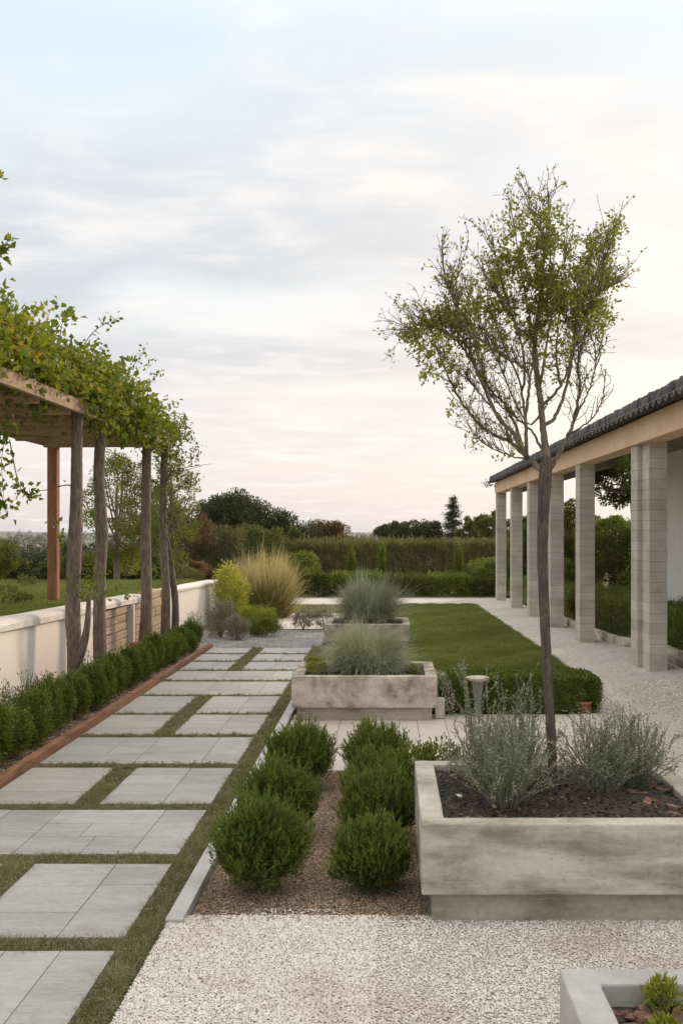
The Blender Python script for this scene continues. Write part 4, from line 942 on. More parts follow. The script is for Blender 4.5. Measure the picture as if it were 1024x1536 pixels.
mb = MB(); mb.box(-4.70 + 3.8, -4.565 + 3.8, 13.70 - 10.2, 13.835 - 10.2, .55, ZR - .022); mb.build('square_post', M['redpost'], pg, bevel=.01)
# second stand of thin trunks with their own small crown
def foliage_masses(mb, masses, seed, ll, lw, org, spray=9, droop=0.0, sd=.45):
    rng = np.random.RandomState(seed)
    for (x, y, z, rx, ry, rz_, n) in masses:
        ns = max(2, n // spray)
        c = rng.normal(0, sd, (ns, 3)) * (rx, ry, rz_) + (x, y, z)
        dv = unit(rng.normal(0, .7, (ns, 3)) + (c - (x, y, z)) * .6 / max(rx, .01) + (0, 0, -droop))
        P = (c[:, None] + dv[:, None] * rng.uniform(0, 2.6 * ll, (ns, spray, 1)) + rng.normal(0, ll * .45, (ns, spray, 3))).reshape(-1, 3)
        D = (dv[:, None] * .6 + rng.normal(0, .65, (ns, spray, 3))).reshape(-1, 3)
        leaves(mb, P - np.array(org), D, ll * rng.uniform(.5, 1.25, len(P)), lw * rng.uniform(.7, 1.2, len(P)), rng)
t = thing('young_tree', 'slim twin-stemmed tree with a leafy head just past the end of the pergola', 'tree', (-3.15, 14.0, 0))
mb = MB(); bough(mb, [(0, 0, -.1), (.02, 0, .8), (-.02, 0, 1.7), (0, 0, 2.75), (.05, 0, 3.0)], [.075, .062, .055, .05, .02], 12, .05, 7)
bough(mb, [(.09, .15, -.1), (.12, .15, .6), (.06, .12, 1.2), (.0, .05, 1.7)], [.06, .05, .045, .03], 10, .06, 8)
mb.build('trunk', M['bark'], t, smooth=True)
mb = MB(); foliage_masses(mb, [(0, 0, 2.95, .30, .3, .26, 1500), (.16, .1, 3.15, .2, .2, .16, 500), (-.1, -.05, 3.0, .3, .3, .2, 600), (.05, 0, 2.2, .3, .3, .5, 330), (.1, .0, 1.6, .25, .3, .4, 260), (.3, 0, 2.6, .25, .2, .35, 240), (-.05, 0, 1.2, .15, .2, .3, 160), (.4, 0, 2.75, .12, .12, .05, 50)], 3, .045, .026, (0, 0, 0))
mb.build('crown', M['l_sparse'], t)
mb = MB(); rng = np.random.RandomState(3)
for _ in range(40):
    z = rng.uniform(1.2, 3.0); e = np.array([rng.normal(0, .28), rng.normal(0, .2), z + rng.uniform(.1, .4)]); tube(mb, [(0, 0, z), tuple(np.array([0, 0, z]) * .5 + e * .5 + (0, 0, .02)), tuple(e)], [.008, .005, .002], 4, False)
mb.build('twig', M['stem'], t)
# vine
t = thing('climbing_vine', 'lush green and yellowing vine sprawling over the pergola roof edge', 'vine', (-3.15, 10.0, 2.9))
rng = np.random.RandomState(8); ms = []
for y in np.arange(6.2, 13.2, .28):
    top = np.interp(y, [6, 8.5, 9.6, 10.6, 12, 13.2], [.50, .50, .44, .42, .24, .05]); dens = np.interp(y, [6, 10, 12, 13.2], [1, 1, .8, .4])
    ms.append((rng.uniform(-3.3, -3.1), y, 3.02 + top * .35, .26, .22, top * .62, int(560 * dens)))
    ms.append((rng.uniform(-3.12, -3.04), y, 3.10, .10, .2, .06, int(40 * dens)))
    ms.append((rng.uniform(-4.3, -3.5), y, 3.12 + top * .2, .35, .2, top * .45, int(200 * dens)))
ms += [(-3.05, 10.6, 3.28, .22, .3, .30, 800), (-3.04, 11.3, 3.2, .25, .35, .30, 800), (-2.98, 12.0, 3.1, .28, .4, .26, 600), (-3.0, 12.9, 2.95, .22, .4, .2, 300),
       (-3.0, 10.4, 2.93, .16, .3, .12, 200), (-2.98, 11.6, 2.95, .2, .3, .10, 200)]
lf = MB(); foliage_masses(lf, [(a, b, c + .05, d, e, f * .9, n) if b < 10.2 else (a, b, c, d, e, f, n) for a, b, c, d, e, f, n in ms], 9, .078, .052, (-3.15, 10.0, 2.9), 7, .15)
tw = MB()
def shoot(pts, nl, ll=.075, lw=.042, r0=.006, jit=.03):
    p = smooth_path(pts, 6); tube(tw, p - np.array((-3.15, 10.0, 2.9)), np.linspace(r0, .0015, len(p)), 5, False)
    f = rng.uniform(.25, 1, nl); q, dd = along(p, f); leaves(lf, q - np.array((-3.15, 10.0, 2.9)) + rng.normal(0, jit, (nl, 3)), dd * .5 + rng.normal(0, .7, (nl, 3)), ll * rng.uniform(.6, 1.2, nl), lw, rng)
shoot([(-3.15, 9.9, 3.35), (-3.05, 10.2, 3.7), (-2.95, 10.4, 3.86), (-2.85, 10.5, 3.94)], 34, .055, .034)
shoot([(-3.1, 9.4, 3.3), (-3.12, 9.5, 3.65), (-3.02, 9.5, 3.80)], 24)
shoot([(-3.1, 11.5, 3.4), (-2.95, 11.7, 3.7), (-2.88, 11.8, 3.86)], 26, .05, .032)
shoot([(-3.1, 12.2, 3.3), (-2.92, 12.3, 3.55), (-2.80, 12.3, 3.68)], 26, .05, .032)
shoot([(-3.3, 7.6, 3.3), (-3.2, 7.9, 3.8), (-3.12, 8.0, 3.95), (-3.06, 8.0, 4.02)], 46, .085, .05)
shoot([(-3.3, 7.5, 3.3), (-3.26, 7.8, 4.1), (-3.13, 7.85, 4.42), (-3.07, 7.85, 4.52)], 34, .085, .05)
shoot([(-3.2, 8.3, 2.9), (-3.3, 8.6, 2.6), (-3.38, 8.7, 2.3), (-3.37, 8.75, 1.85)], 80, .07, .045, jit=.06)
shoot([(-3.35, 8.8, 2.5), (-3.30, 8.9, 2.1), (-3.2, 8.9, 2.02), (-3.13, 8.9, 2.03)], 40, .07, .045)
shoot([(-3.4, 8.6, 2.4), (-3.38, 8.7, 2.0), (-3.33, 8.7, 1.86)], 40, .07, .045, jit=.05)
shoot([(-3.1, 10.0, 2.0), (-3.2, 10.0, 2.15), (-3.45, 10.0, 2.10), (-3.6, 10.0, 2.1)], 5, .04, .02, .010)
shoot([(-2.985, 9.92, .98), (-2.97, 9.95, 1.15), (-2.96, 10.0, 1.32)], 110, .05, .026, jit=.06)
shoot([(-3.05, 9.96, .98), (-3.12, 9.9, 1.12), (-3.10, 9.9, 1.3)], 50, .045, .024, jit=.06)
shoot([(-3.04, 9.97, 1.0), (-2.9, 10.2, 1.05), (-2.78, 10.3, 1.12), (-2.72, 10.3, 1.02)], 40, .05, .026, jit=.035)
shoot([(-4.6, 13.6, 1.9), (-4.5, 13.5, 1.75), (-4.45, 13.5, 1.55)], 18, .09, .06)
for k in range(26):
    y = rng.uniform(6.5, 13.3); x = -3.05 + rng.uniform(-.03, .08); shoot([(x - .1, y, 3.1), (x, y + .05, 3.1 + rng.uniform(.1, .4)), (x + rng.uniform(-.1, .15), y + rng.uniform(-.2, .2), 3.25 + rng.uniform(.1, .35) * (1 if y < 12 else .6))], 14, .06, .038)
tube(tw, smooth_path([(.05, y - 10, .20 + .03 * math.sin(y * 3)) for y in np.arange(6.3, 13.3, .7)], 5), .018, 7)
for y in np.arange(6.4, 13, .5): tube(tw, [(.05, y - 10, .2), (-.3, y - 9.9, .22), (-.7, y - 9.8, .2)], [.010, .008, .004], 5)
tw.build('vine_stem', M['stem'], t); lf.build('foliage', M['l_vine'], t)

# =================================================================== HOUSE WITH COLONNADE
hs = thing('colonnade_house', 'low white house with a dark tiled eave over a row of pale block columns', 'house', (3.0, 16, 0))
def hl(x, y, z=0): return (x - 3.0, y - 16, z)
cols = [(2.90, 3.15, 26.75), (2.90, 3.15, 23.5), (2.90, 3.15, 20.6), (2.90, 3.14, 17.9), (2.90, 3.13, 15.15), (2.915, 3.05, 11.70), (2.965, 3.17, 11.35)]
r = random.Random(3)
for (x0, x1, yb) in cols:
    z0 = G(x0 + .1, yb) - .05; z = z0; mb = MB(); hh = .118
    y1 = yb + .34 if yb > 11.6 else yb + .30
    if x0 == 2.915: y1 = yb + .3
    while z < 2.70 - .004:
        z2 = min(z + hh, 2.70); a, b = r.uniform(-.0012, .0012), r.uniform(-.0012, .0012)
        mb.box(x0 - 3 + a, x1 - 3 + a, yb - 16 + b, y1 - 16 + b, z + .0035, z2); z = z2
    cl_ = mb.build('column', M['column'], hs)
    mb = MB(); mb.box(x0 - 3 + .003, x1 - 3 - .003, yb - 16 + .003, y1 - 16 - .003, z0, 2.698); mb.build('mortar_core', M['mortar'], cl_)
mb = MB(); mb.box(2.88 - 3, 3.14 - 3, 4.0 - 16, 27.12 - 16, 2.702, 2.985); mb.build('front_beam', M['peach'], hs, bevel=.006)
mb = MB(); mb.box(3.50 - 3, 3.62 - 3, 16.02 - 16, 27.05 - 16, 2.72, 2.90); mb.build('rear_beam', M['soffit'], hs)
mb = MB(); mb.box(3.14 - 3, 4.55 - 3, 4.0 - 16, 16.4 - 16, 2.955, 2.985); mb.box(3.14 - 3, 3.62 - 3, 16.42 - 16, 27.1 - 16, 2.955, 2.985); mb.build('soffit', M['soffit'], hs)
for yy in (26.8, 23.55, 20.65, 17.95):
    mb = MB(); mb.box(.14, .50, yy - 16, yy - 16 + .12, 2.74, 2.86); mb.build('tie_beam', M['soffit'], hs)
mb = MB(); mb.box(4.552 - 3, 4.80 - 3, 4.0 - 16, 16.4 - 16, -.1, 3.2); mb.build('wall', M['whitewall'], hs)
# roof: corrugated tiles; eave rolls, upper course and slope
mb = MB(); y = 4.0; n = 0
while y < 27.15:                                            # under-tiles poking out of the eave
    yc = y + .085; seg = 8
    for s_ in (1,):
        P = []; x0, x1 = 2.70, 3.25
        for (x, z) in ((x0, 2.965), (x1, 3.075)):
            for k in range(seg + 1):
                a = math.pi * k / seg; P.append((x - 3, yc - 16 + math.cos(a) * .085, z - math.sin(a) * .06 + .055))
            for k in range(seg + 1):
                a = math.pi * (seg - k) / seg; P.append((x - 3, yc - 16 + math.cos(a) * .066, z - math.sin(a) * .042 + .055))
        m_ = 2 * (seg + 1); mb.add(P, [(k, (k + 1) % m_, m_ + (k + 1) % m_, m_ + k) for k in range(m_)]); mb.P.append([mb.n - 2 * m_ + k for k in range(m_)][::-1])
    y += .235
mb.build('eave_tile', M['tile'], hs, smooth=False)
mb = MB(); y = 4.0; r = random.Random(8)
while y < 27.2:                                             # upper course: narrow barrel tiles
    seg = 6; P = []; dx = r.uniform(-.012, .012); dz = r.uniform(-.006, .006)
    for (x, z) in ((2.735 + dx, 3.03 + dz), (2.755 + dx, 3.085 + dz), (4.9, 3.60)):
        for k in range(seg + 1):
            a = math.pi * k / seg; P.append((x - 3, y + .055 - 16 - math.cos(a) * .055, z + math.sin(a) * .07))
        P.append((x - 3, y + .11 - 16, z - .03)); P.append((x - 3, y - 16, z - .03))
    m_ = seg + 3
    mb.add(P, [(m_ * q + k, m_ * q + (k + 1) % m_, m_ * q + m_ + (k + 1) % m_, m_ * q + m_ + k) for q in range(2) for k in range(m_)]); mb.P.append([mb.n - 3 * m_ + k for k in range(m_)])
    y += .112
mb.build('roof_tile', M['tile'], hs)
mb = MB(); mb.add([hl(2.72, 4, 3.0), hl(2.72, 27.15, 3.0), hl(4.9, 27.15, 3.52), hl(4.9, 4, 3.52), hl(2.72, 4, 3.035), hl(2.72, 27.15, 3.035), hl(4.9, 27.15, 3.56), hl(4.9, 4, 3.56)],
                  [(0, 1, 2, 3), (7, 6, 5, 4), (0, 4, 5, 1), (1, 5, 6, 2), (2, 6, 7, 3), (3, 7, 4, 0)]); mb.build('roof_deck', M['soffit'], hs)
# ivy tip hanging at the far eave corner
t = thing('eave_creeper', 'little dark creeper sprig hanging from the far corner of the tiled eave', 'plant', (2.75, 27.0, 2.9))
mb = MB(); foliage_masses(mb, [(-.05, 0, .03, .14, .2, .05, 90)], 5, .05, .03, (0, 0, 0)); mb.build('foliage', M['l_dark'], t)
# edging blocks and planting right of the walk
r = random.Random(4); ex = [(3.26, 21.5), (3.25, 17.9), (3.28, 16), (3.36, 14.3), (3.44, 12.8), (3.50, 11.2), (3.56, 9.5), (3.62, 8.0)]
yy = 8.0; k = 0; words = []
mb0 = []
while yy < 21:
    y2 = yy + r.uniform(.42, .6); xa = float(np.interp(yy, [e[1] for e in ex[::-1]], [e[0] for e in ex[::-1]])); xb = float(np.interp(y2, [e[1] for e in ex[::-1]], [e[0] for e in ex[::-1]]))
    za, zb_ = G(xa, yy), G(xb, y2); h_ = .15
    mb = MB(); V = [(xa, yy, za - .04), (xb, y2 - .012, zb_ - .04), (xb + .1, y2 - .012, zb_ - .04), (xa + .1, yy, za - .04), (xa, yy, za + h_), (xb, y2 - .012, zb_ + h_), (xb + .1, y2 - .012, zb_ + h_), (xa + .1, yy, za + h_)]
    mb.add(V, [(0, 1, 2, 3), (7, 6, 5, 4), (0, 4, 5, 1), (1, 5, 6, 2), (2, 6, 7, 3), (3, 7, 4, 0)])
    mb0.append(mb); yy = y2
for k, mb in enumerate(mb0):
    lab = '%s grey edging block right of the gravel walk, from the near end' % (ordn[k] if k < len(ordn) else 'last')
    tag(mb.build('edging_block', M['concrete'], bevel=.008), lab, 'edging', 'edging blocks along the border')
for i, (x0, x1, y0, y1, zt) in enumerate(((3.62, 4.4, 11.9, 15.0, .60), (3.45, 4.3, 15.1, 18.6, .60), (3.40, 4.2, 18.7, 25.5, .50), (3.75, 4.45, 8.2, 11.8, .55))):
    hedge('border_hedge', ['dark grassy hedge between the nearest pair of columns and the next column', 'dark grassy hedge behind the fourth and fifth columns from the far end', 'far dark hedge running behind the farthest columns', 'dark hedge at the foot of the white wall by the right frame edge'][i],
          x0, x1, y0, y1, G(4, (y0 + y1) / 2), zt, 15000, .06, .014, 'l_mid' if i in (1,) else 'l_boxwood', 150 + i, group='hedges in the border behind the columns', rough=.05, up=1.2)

# =================================================================== SHRUBS AND GRASSES AT THE END OF THE PATH
grass_mound('golden_grass', 'tall golden ornamental grass clump beyond the end of the path', (-2.56, 20.7, -.14), .80, 1.28, 6000, 5, 'l_gold', .013, arch=.6, spread=.6)
grass_mound('golden_grass', 'olive-green lower growth at the foot of the golden grass clump', (-2.50, 20.35, -.14), .60, .85, 2500, 6, 'l_golddark', .014, arch=.3, spread=.6)
leafy_clump('yellow_shrub', 'bright yellow-green shrub at the end of the cream wall', (-3.02, 19.0, -.10), .34, .34, 1.10, 6000, .045, .026, 'l_yellow', 'shrub', 160, 2.1, 30)
leafy_clump('grey_shrub', 'larger grey-brown lavender shrub near the wall end', (-2.72, 16.1, -.05), .27, .27, .62, 5000, .035, .010, 'l_greybrown', 'shrub', 161, 2.1, 24, 1.2, group='grey shrubs on the grey gravel')
leafy_clump('grey_shrub', 'smaller silvery lavender shrub in front of the green tufts', (-2.40, 15.7, -.05), .22, .22, .40, 4200, .032, .010, 'l_greybrown', 'shrub', 162, 2.1, 22, 1.2, group='grey shrubs on the grey gravel')
shoot_shrub('loose silver shrub standing against the far end of the cream wall', (-2.98, 15.3, -.03), .20, .52, 90, 163, 'l_silver', ll=.04, lw=.012, group='grey shrubs on the grey gravel')
leafy_clump('green_tuft', 'rounded fresh green tuft behind the grey shrubs', (-2.28, 17.3, -.06), .34, .30, .45, 5500, .05, .010, 'l_lime', 'plant', 164, 2.1, 18, 1.6, group='green tufts at the path end')
leafy_clump('green_tuft', 'low spreading green tuft right of the grey shrubs', (-2.05, 16.3, -.05), .32, .26, .26, 4000, .045, .010, 'l_mid', 'plant', 165, 2.1, 18, 1.6, group='green tufts at the path end')
leafy_clump('dry_tuft', 'small dry brownish tuft on the pale slabs, left of the pair', (-1.50, 17.5, -.05), .19, .17, .33, 2600, .04, .007, 'l_greybrown', 'plant', 166, 2.1, 14, 1.6, group='dry tufts by the slabs')
leafy_clump('dry_tuft', 'small dusty mauve tuft against the farthest planter, right of the pair', (-1.13, 17.3, -.05), .22, .17, .36, 2600, .04, .007, 'l_greybrown', 'plant', 167, 2.1, 14, 1.6, group='dry tufts by the slabs')

# =================================================================== BACKGROUND TREES AND HEDGES
gB = 'trees and big shrubs beyond the garden'
def tree(name, label, x, y, w_, ztop, zlo, m, seed, n=14000, ll=.09, lw=.055, cat='tree', group=None, clumps=34, depth=None, lean=0, sparse=False, zb=None, tm='bark'):
    """tapered trunk, limbs to each clump and a clumped crown between zlo and ztop"""
    if group == gB: w_ *= 1.18; ztop += (ztop - zlo) * .06
    rng = np.random.RandomState(seed); zb = float(terrain(x, y)) if zb is None else zb
    t = thing(name, label, cat, (x, y, zb), 0, group); cz = (ztop + zlo) / 2 - zb; rz_ = (ztop - zlo) / 2; rx = w_ / 2; ry = (depth or w_) / 2
    c = unit(rng.normal(size=(clumps, 3))) * (rng.uniform(.35, .86, clumps) ** .6)[:, None] * (rx, ry, rz_) + (lean, 0, cz)
    cr = rng.uniform(.20, .36, clumps) * min(rx, rz_) * (.9 if not sparse else .75)
    idx = rng.choice(clumps, n, p=cr ** 2 / (cr ** 2).sum())
    dd = unit(rng.normal(size=(n, 3))) * (rng.uniform(.1, 1, n) ** .45)[:, None]; p = c[idx] + dd * cr[idx][:, None] * (1.1, 1.1, .85)
    k = n // 5
    if not sparse: p[:k] = unit(rng.normal(size=(k, 3))) * (rng.uniform(0, 1, k) ** .33)[:, None] * (rx * .8, ry * .8, rz_ * .8) + (lean, 0, cz)
    mb = MB(); leaves(mb, p, dd + rng.normal(0, .6, (n, 3)) + (0, 0, .2), ll * rng.uniform(.6, 1.3, n), lw * rng.uniform(.7, 1.2, n), rng); mb.build('crown', M[m], t)
    tk = MB(); r0 = .035 * max(w_, (ztop - zb) * .4) + .015
    top = np.array([lean * .6, 0, cz + rz_ * .3]); tube(tk, smooth_path([(0, 0, -.2), (lean * .2, .02, cz * .45), tuple(top)], 5), np.linspace(r0, r0 * .3, 11), 9)
    for q in range(min(clumps, 22)):
        b = np.array([lean * .3, 0, cz - rz_ * rng.uniform(.1, .8)]); tube(tk, smooth_path([b, (b + c[q]) / 2 + (0, 0, -.06 * w_), c[q]], 3), np.linspace(r0 * .35, .006, 7), 5, False)
    tk.build('trunk', M[tm], t, smooth=True); return t
X = lambda px, y: (px - CX) / F * y
Z = lambda py, y: CZ - (py - HY) / F * y
tree('round_tree', 'large rounded dark green tree on the skyline left of centre', X(347, 35), 35, 2.3, Z(735, 35), Z(842, 35), 'l_dark', 201, 32000, .085, .05, group=gB, clumps=80)
tree('willow_shrub', 'soft grey-olive shrub in front of the big rounded tree', X(335, 31), 31, 1.5, Z(790, 31), Z(872, 31), 'l_olive', 202, 12000, .09, .02, group=gB)
tree('willow_shrub', 'broad olive shrub right of the big rounded tree', X(385, 32), 32, 1.6, Z(788, 32), Z(868, 32), 'l_mid', 203, 12000, .09, .03, group=gB)
tree('dark_bush', 'dense dark brown-green bush behind the young tree stems', X(262, 30), 30, 2.3, Z(764, 30), Z(868, 30), 'l_brown', 204, 15000, .08, .045, group=gB)
tree('russet_bush', 'low russet bush behind the end of the cream wall', X(285, 25), 25, 1.3, Z(838, 25), Z(882, 25), 'l_brown', 205, 9000, .06, .035, cat='bush', group=gB)
tree('leafy_bush', 'olive-gold low bush above the far end of the cream wall', X(262, 24), 24, 1.2, Z(842, 24), Z(884, 24), 'l_olive', 206, 8000, .055, .02, cat='bush', group=gB)
tree('broad_tree', 'dark broad tree left of centre with a touch of yellow', X(425, 36), 36, 2.3, Z(770, 36), Z(870, 36), 'l_dark', 207, 14000, .085, .05, group=gB)
tree('broad_tree', 'brown-green tree rising behind the left end of the long hedge', X(485, 38), 38, 2.2, Z(778, 38), Z(860, 38), 'l_brown', 208, 12000, .085, .05, group=gB)
tree('yellowing_bush', 'yellowing young tree between the two dark broad trees', X(440, 34), 34, .8, Z(790, 34), Z(862, 34), 'l_mid', 209, 5000, .08, .045, group=gB)
tree('leafy_bush', 'fresh green bush at the left end of the low hedge behind the golden grass', X(458, 29.5), 29.5, 1.0, Z(822, 29.5), Z(885, 29.5), 'l_bright', 210, 8000, .06, .035, cat='bush', group=gB)
tree('leafy_bush', 'rounded bright green bush beside the farthest column', X(733, 30.2), 30.2, 1.15, Z(836, 30.2), Z(897, 30.2), 'l_bright', 211, 11000, .06, .035, cat='bush', group=gB)
# long tall hedge and low hedge
hedge('tall_hedge', 'long tall olive-brown hedge closing the garden behind the lawn', X(415, 33), X(900, 33), 32.6, 34.4, terrain(1, 33.4), Z(817, 33), 60000, .16, .030, 'l_olive', 220, rough=.10, up=1.6)
lx = [(-3.1, -1.75), (-1.7, -.2), (-.15, 1.1), (1.15, 2.35), (2.4, 3.2)]
for i, (a, b) in enumerate(lx):
    hedge('low_hedge', '%s length from the left of low green hedge along the far path' % ordn[i], a, b, 29.2, 30.1, -.27, [.34, .38, .30, .33, .25][i], 9000, .065, .035, 'l_bright' if i % 2 else 'l_mid', 221 + i, group='low hedge lengths along the far path', rough=.07, up=.6)
for i, (px, top, w_) in enumerate(((527, 822, .22), (573, 815, .22), (688, 815, .23))):
    leafy_clump('columnar_shrub', ['left one of three narrow columnar shrubs before the tall hedge', 'middle one of three narrow columnar shrubs before the tall hedge', 'right one of three narrow columnar shrubs, apart near the colonnade'][i],
                (X(px, 31), 31, -.3), w_ / 2 * 1.25, w_ / 2 * 1.25, Z(top, 31) + .3, 3800, .07, .025, 'l_bright', 'shrub', 230 + i, 1.7, 26, 1.6, group='columnar shrubs before the tall hedge')
# skyline trees
gS = 'skyline trees behind the tall hedge'
tree('skyline_tree', 'leftmost dark tree of the skyline row above the tall hedge', X(592, 60), 60, 2.6, Z(781, 60), Z(820, 60), 'l_dark', 240, 9000, .15, .08, group=gS)
tree('skyline_tree', 'small round-topped skyline tree second from the left above the tall hedge', X(637, 60), 60, 2.0, Z(775, 60), Z(820, 60), 'l_dark', 241, 7000, .15, .08, group=gS, clumps=22)
tree('skyline_tree', 'pale feathery skyline tree right of the conifer', X(706, 58), 58, 1.7, Z(772, 58), Z(815, 58), 'l_mid', 242, 5000, .15, .07, group=gS, clumps=20, sparse=True)
tree('skyline_tree', 'broad green skyline tree behind the farthest column', X(738, 56), 56, 2.4, Z(768, 56), Z(815, 56), 'l_mid', 243, 8000, .15, .07, group=gS, clumps=26)
tree('skyline_tree', 'dark low skyline tree just left of the conifer', X(613, 58), 58, 1.9, Z(788, 58), Z(820, 58), 'l_dark', 246, 6000, .15, .07, group=gS)
def conifer(label, x, y, ztop, w_, m, seed, n=9000):
    rng = np.random.RandomState(seed); zb = float(terrain(x, y)); H = ztop - zb; t = thing('conifer', label, 'tree', (x, y, zb)); mb = MB(); tk = MB()
    tube(tk, [(0, 0, -.2), (0, 0, H * .5), (0, 0, H * .98)], [.13, .08, .01], 8)
    lv = np.sort(rng.uniform(.12, .98, 170))
    for f in lv:
        a = rng.uniform(0, 6.28); r_ = w_ / 2 * (1 - f) ** .75 * rng.uniform(.55, 1.12) + .05; e = np.array([math.cos(a) * r_, math.sin(a) * r_, H * f - .12 * r_]); b = np.array([0, 0, H * f])
        tube(tk, [b, (b + e) / 2 + (0, 0, -.03), e], [.02, .012, .004], 4, False)
        k = int(n / 170 * (.3 + 1.6 * (1 - f))); q = rng.uniform(.15, 1.05, k)[:, None]
        P = b + (e - b) * q + rng.normal(0, 1, (k, 3)) * (.10, .10, .06) * (.4 + q); leaves(mb, P, (e - b) * .8 / max(r_, .1) + rng.normal(0, .6, (k, 3)), .14 * rng.uniform(.6, 1.2, k), .045, rng)
    mb.build('crown', M[m], t); tk.build('trunk', M['bark'], t)
conifer('tall dark pointed conifer on the skyline right of centre', X(679, 60), 60, Z(743, 60), 2.3, 'l_dark', 250, 12000)
# garden behind the colonnade
gC = 'shrubs and trees behind the colonnade'
tree('spreading_tree', 'dark spreading tree with hanging leaves seen between the nearest columns', X(957, 22), 22, 1.9, Z(672, 22), Z(762, 22), 'l_mid', 260, 9000, .08, .040, group=gC, sparse=True, clumps=60, lean=-.35)
tree('leafy_bush', 'big rounded green bush between the fifth column and the nearest pair', X(930, 21), 21, 1.7, Z(786, 21), Z(888, 21), 'l_mid', 261, 16000, .06, .035, cat='bush', group=gC)
tree('leafy_bush', 'yellow-topped bush behind the big green bush between the columns', X(915, 24), 24, 1.6, Z(768, 24), Z(860, 24), 'l_bright', 262, 9000, .07, .035, cat='bush', group=gC)
tree('leafy_bush', 'olive tree-like bush left of the fifth column', X(855, 26), 26, 1.2, Z(742, 26), Z(860, 26), 'l_sparse', 263, 8000, .07, .035, group=gC, clumps=26)
tree('leafy_bush', 'bright low bush between the fourth and fifth columns', X(857, 23), 23, .9, Z(838, 23), Z(895, 23), 'l_bright', 264, 7000, .05, .03, cat='bush', group=gC)
tree('dark_bush', 'dark bush behind the second and third far columns', X(785, 29), 29, 1.2, Z(778, 29), Z(890, 29), 'l_mid', 265, 9000, .07, .04, cat='bush', group=gC)
tree('dark_bush', 'dark bush behind the tree trunk between the third and fourth columns', X(822, 28), 28, 1.3, Z(772, 28), Z(890, 28), 'l_dark', 266, 9000, .07, .04, cat='bush', group=gC)
tree('leafy_bush', 'tall green shrub behind the nearest columns at the right', X(985, 19), 19, 1.5, Z(800, 19), Z(900, 19), 'l_mid', 267, 9000, .06, .035, cat='bush', group=gC)
tree('broad_tree', 'broad tree far behind the colonnade', X(900, 45), 45, 4.5, Z(772, 45), Z(830, 45), 'l_mid', 268, 12000, .11, .06, group=gC)
tree('broad_tree', 'second broad tree far behind the farthest columns', X(800, 44), 44, 3.5, Z(776, 44), Z(830, 44), 'l_dark', 269, 10000, .11, .06, group=gC)
for i, (px, y, z1) in enumerate(((880, 18.5, .42), (915, 19, .45), (940, 18, .40), (905, 17.2, .34))):
    leafy_clump('bedding_plant', '%s bedding plant from the left behind the dark hedge beyond the fifth column' % ordn[i], (X(px, y), y, G(4.5, y)), .35, .3, z1 + .25, 3500, .05, .02, ['l_brown', 'l_bright', 'l_lime', 'l_darksilver'][i], 'plant', 270 + i, group='bedding behind the dark hedge')
# sparse trees behind the trunks on the left, and shrubs beyond the raised lawn
gT = 'airy trees beyond the raised lawn'
tree('airy_tree', 'airy small-leaved tree seen between the second and third trunks', X(175, 21), 21, 1.75, Z(668, 21), Z(850, 21), 'l_sparse', 280, 8500, .05, .03, group=gT, sparse=True, clumps=60)
tree('airy_tree', 'airy small-leaved tree right of the young twin-stemmed tree', X(258, 22), 22, 1.35, Z(660, 22), Z(850, 22), 'l_sparse', 281, 8500, .05, .03, group=gT, sparse=True, clumps=60)
tree('airy_tree', 'airy tree filling the gap behind the third trunk', X(215, 24), 24, 1.5, Z(690, 24), Z(850, 24), 'l_sparse', 282, 7500, .05, .03, group=gT, sparse=True, clumps=50)
for i, (px, y, zt_, w_, m_) in enumerate(((12, 24, 832, 1.5, 'l_mid'), (48, 23.5, 846, 1.3, 'l_dark'), (80, 24, 838, 1.2, 'l_mid'), (130, 23, 826, 1.5, 'l_mid'), (170, 23, 815, 1.3, 'l_sparse'), (205, 23.5, 840, 1.3, 'l_mid'), (235, 24, 836, 1.0, 'l_bright'), (-20, 22, 800, 1.3, 'l_sparse'))):
    tree('lawn_edge_bush', ['olive bush at the back of the raised lawn near the left frame edge', 'low dark bush second along the back of the raised lawn', 'bush left of the red-brown post at the lawn back', 'bush between the forked trunk and second trunk behind the lawn',
         'taller light bush just right of the second trunk behind the lawn', 'bush behind the plank panel beyond the lawn', 'bright bush by the third trunk beyond the lawn', 'taller leafy bush cut by the left frame edge'][i],
         X(px, y), y, w_, Z(zt_, y), Z(876, y), m_, 290 + i, 7000, .06, .032, cat='bush', group='bushes along the back of the raised lawn')
leafy_clump('flowering_bush', 'whitish flowering bush above the wall between the second and third trunks', (X(192, 21.5), 21.5, .72), .34, .3, .75, 2600, .05, .02, 'l_yellow', 'bush', 300)
for i, (px, y) in enumerate(((8, 15), (40, 18), (28, 13.2))):
    leafy_clump('lawn_weed', '%s of three small leafy weeds on the raised lawn, from the far one' % ordn[i], (X(px, y), y, .70), .2, .16, .16, 350, .05, .02, 'l_mid', 'plant', 305 + i, group='weeds on the raised lawn', stem=False)
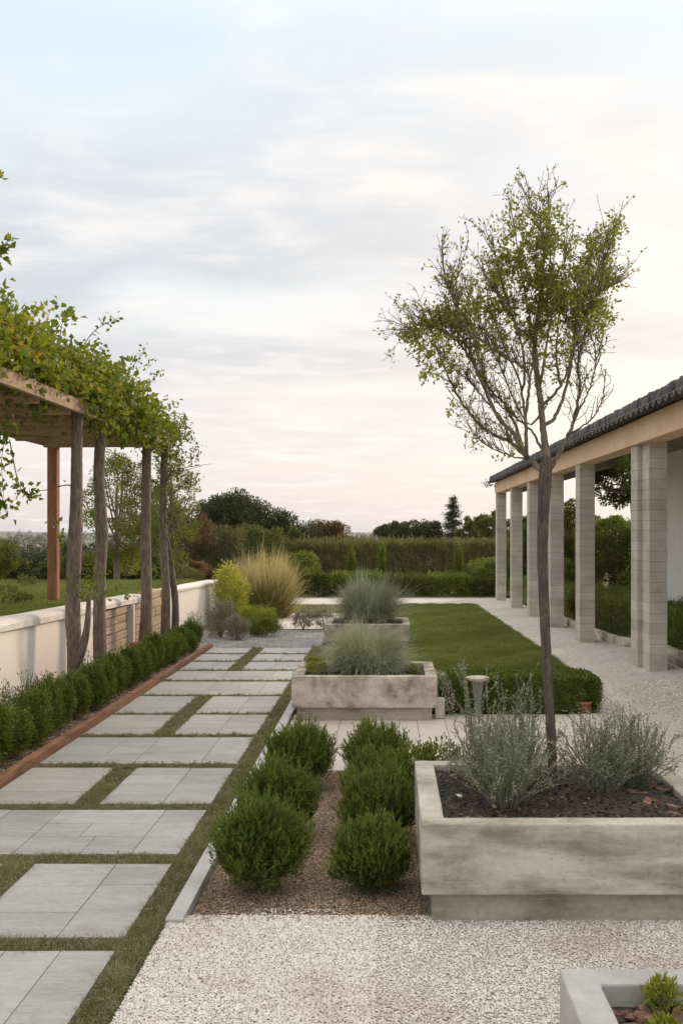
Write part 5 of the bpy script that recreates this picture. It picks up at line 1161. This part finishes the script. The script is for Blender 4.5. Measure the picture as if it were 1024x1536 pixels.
# far woodland: reads as one mass
rng = np.random.RandomState(77); mb = MB()
nt_ = 2600; yy = np.exp(rng.uniform(math.log(230), math.log(2300), nt_)); aa = rng.uniform(-.75, .6, nt_); xx = aa * yy
band = np.sin(yy * .013 + xx * .004) + .6 * np.sin(xx * .021 + 2); keep = band > .1; xx, yy = xx[keep], yy[keep]; zz = terrain(xx, yy); n_ = len(xx)
hh = rng.uniform(3.5, 8.5, n_); ww = hh * rng.uniform(.7, 1.3, n_); per = 90
dd = unit(rng.normal(size=(n_ * per, 3))); c = np.repeat(np.stack([xx, yy, zz + hh * .5], 1), per, 0); P = c + dd * np.repeat(np.stack([ww / 2, ww / 2, hh / 2], 1), per, 0) * rng.uniform(.6, 1, (n_ * per, 1))
leaves(mb, P, dd + rng.normal(0, .5, dd.shape), 1.2 * rng.uniform(.6, 1.3, len(P)), .85, rng)
tag(mb.build('woodland', M['l_wood']), 'distant dark belts of trees fading to blue on the plain', 'woodland', kind='stuff')
# nearer field trees seen left of the red post
gF = 'field trees beyond the raised lawn'
for i, (px, y, zt_, w_) in enumerate(((28, 150, 813, 9), (62, 130, 812, 7), (5, 170, 806, 8), (85, 170, 808, 8), (110, 120, 808, 7), (190, 150, 806, 9), (520, 170, 806, 9), (548, 200, 804, 9), (490, 160, 806, 8))):
    zb = float(terrain(X(px, y), y))
    tree('field_tree', '%s dark field tree on the plain, counted from the left' % ordn[[1, 2, 0, 3, 4, 5, 7, 8, 6][i]], X(px, y), y, w_, Z(zt_, y), zb + .5, 'l_dark', 320 + i, 5000, .40, .25, group=gF, clumps=26)
# =================================================================== HAZE
mb = MB(); mb.box(-3400, 3400, -260, 3500, -16, 16)
m, t_, bs = mat('thin_air'); t_.nodes.remove(bs)
pv = t_.nodes.new('ShaderNodeVolumePrincipled'); pv.inputs['Color'].default_value = (.80, .87, .95, 1); pv.inputs['Density'].default_value = .00012; pv.inputs['Anisotropy'].default_value = .1
t_.links.new(pv.outputs[0], t_.nodes['Material Output'].inputs['Volume'])
tag(mb.build('haze', m), kind='stuff')
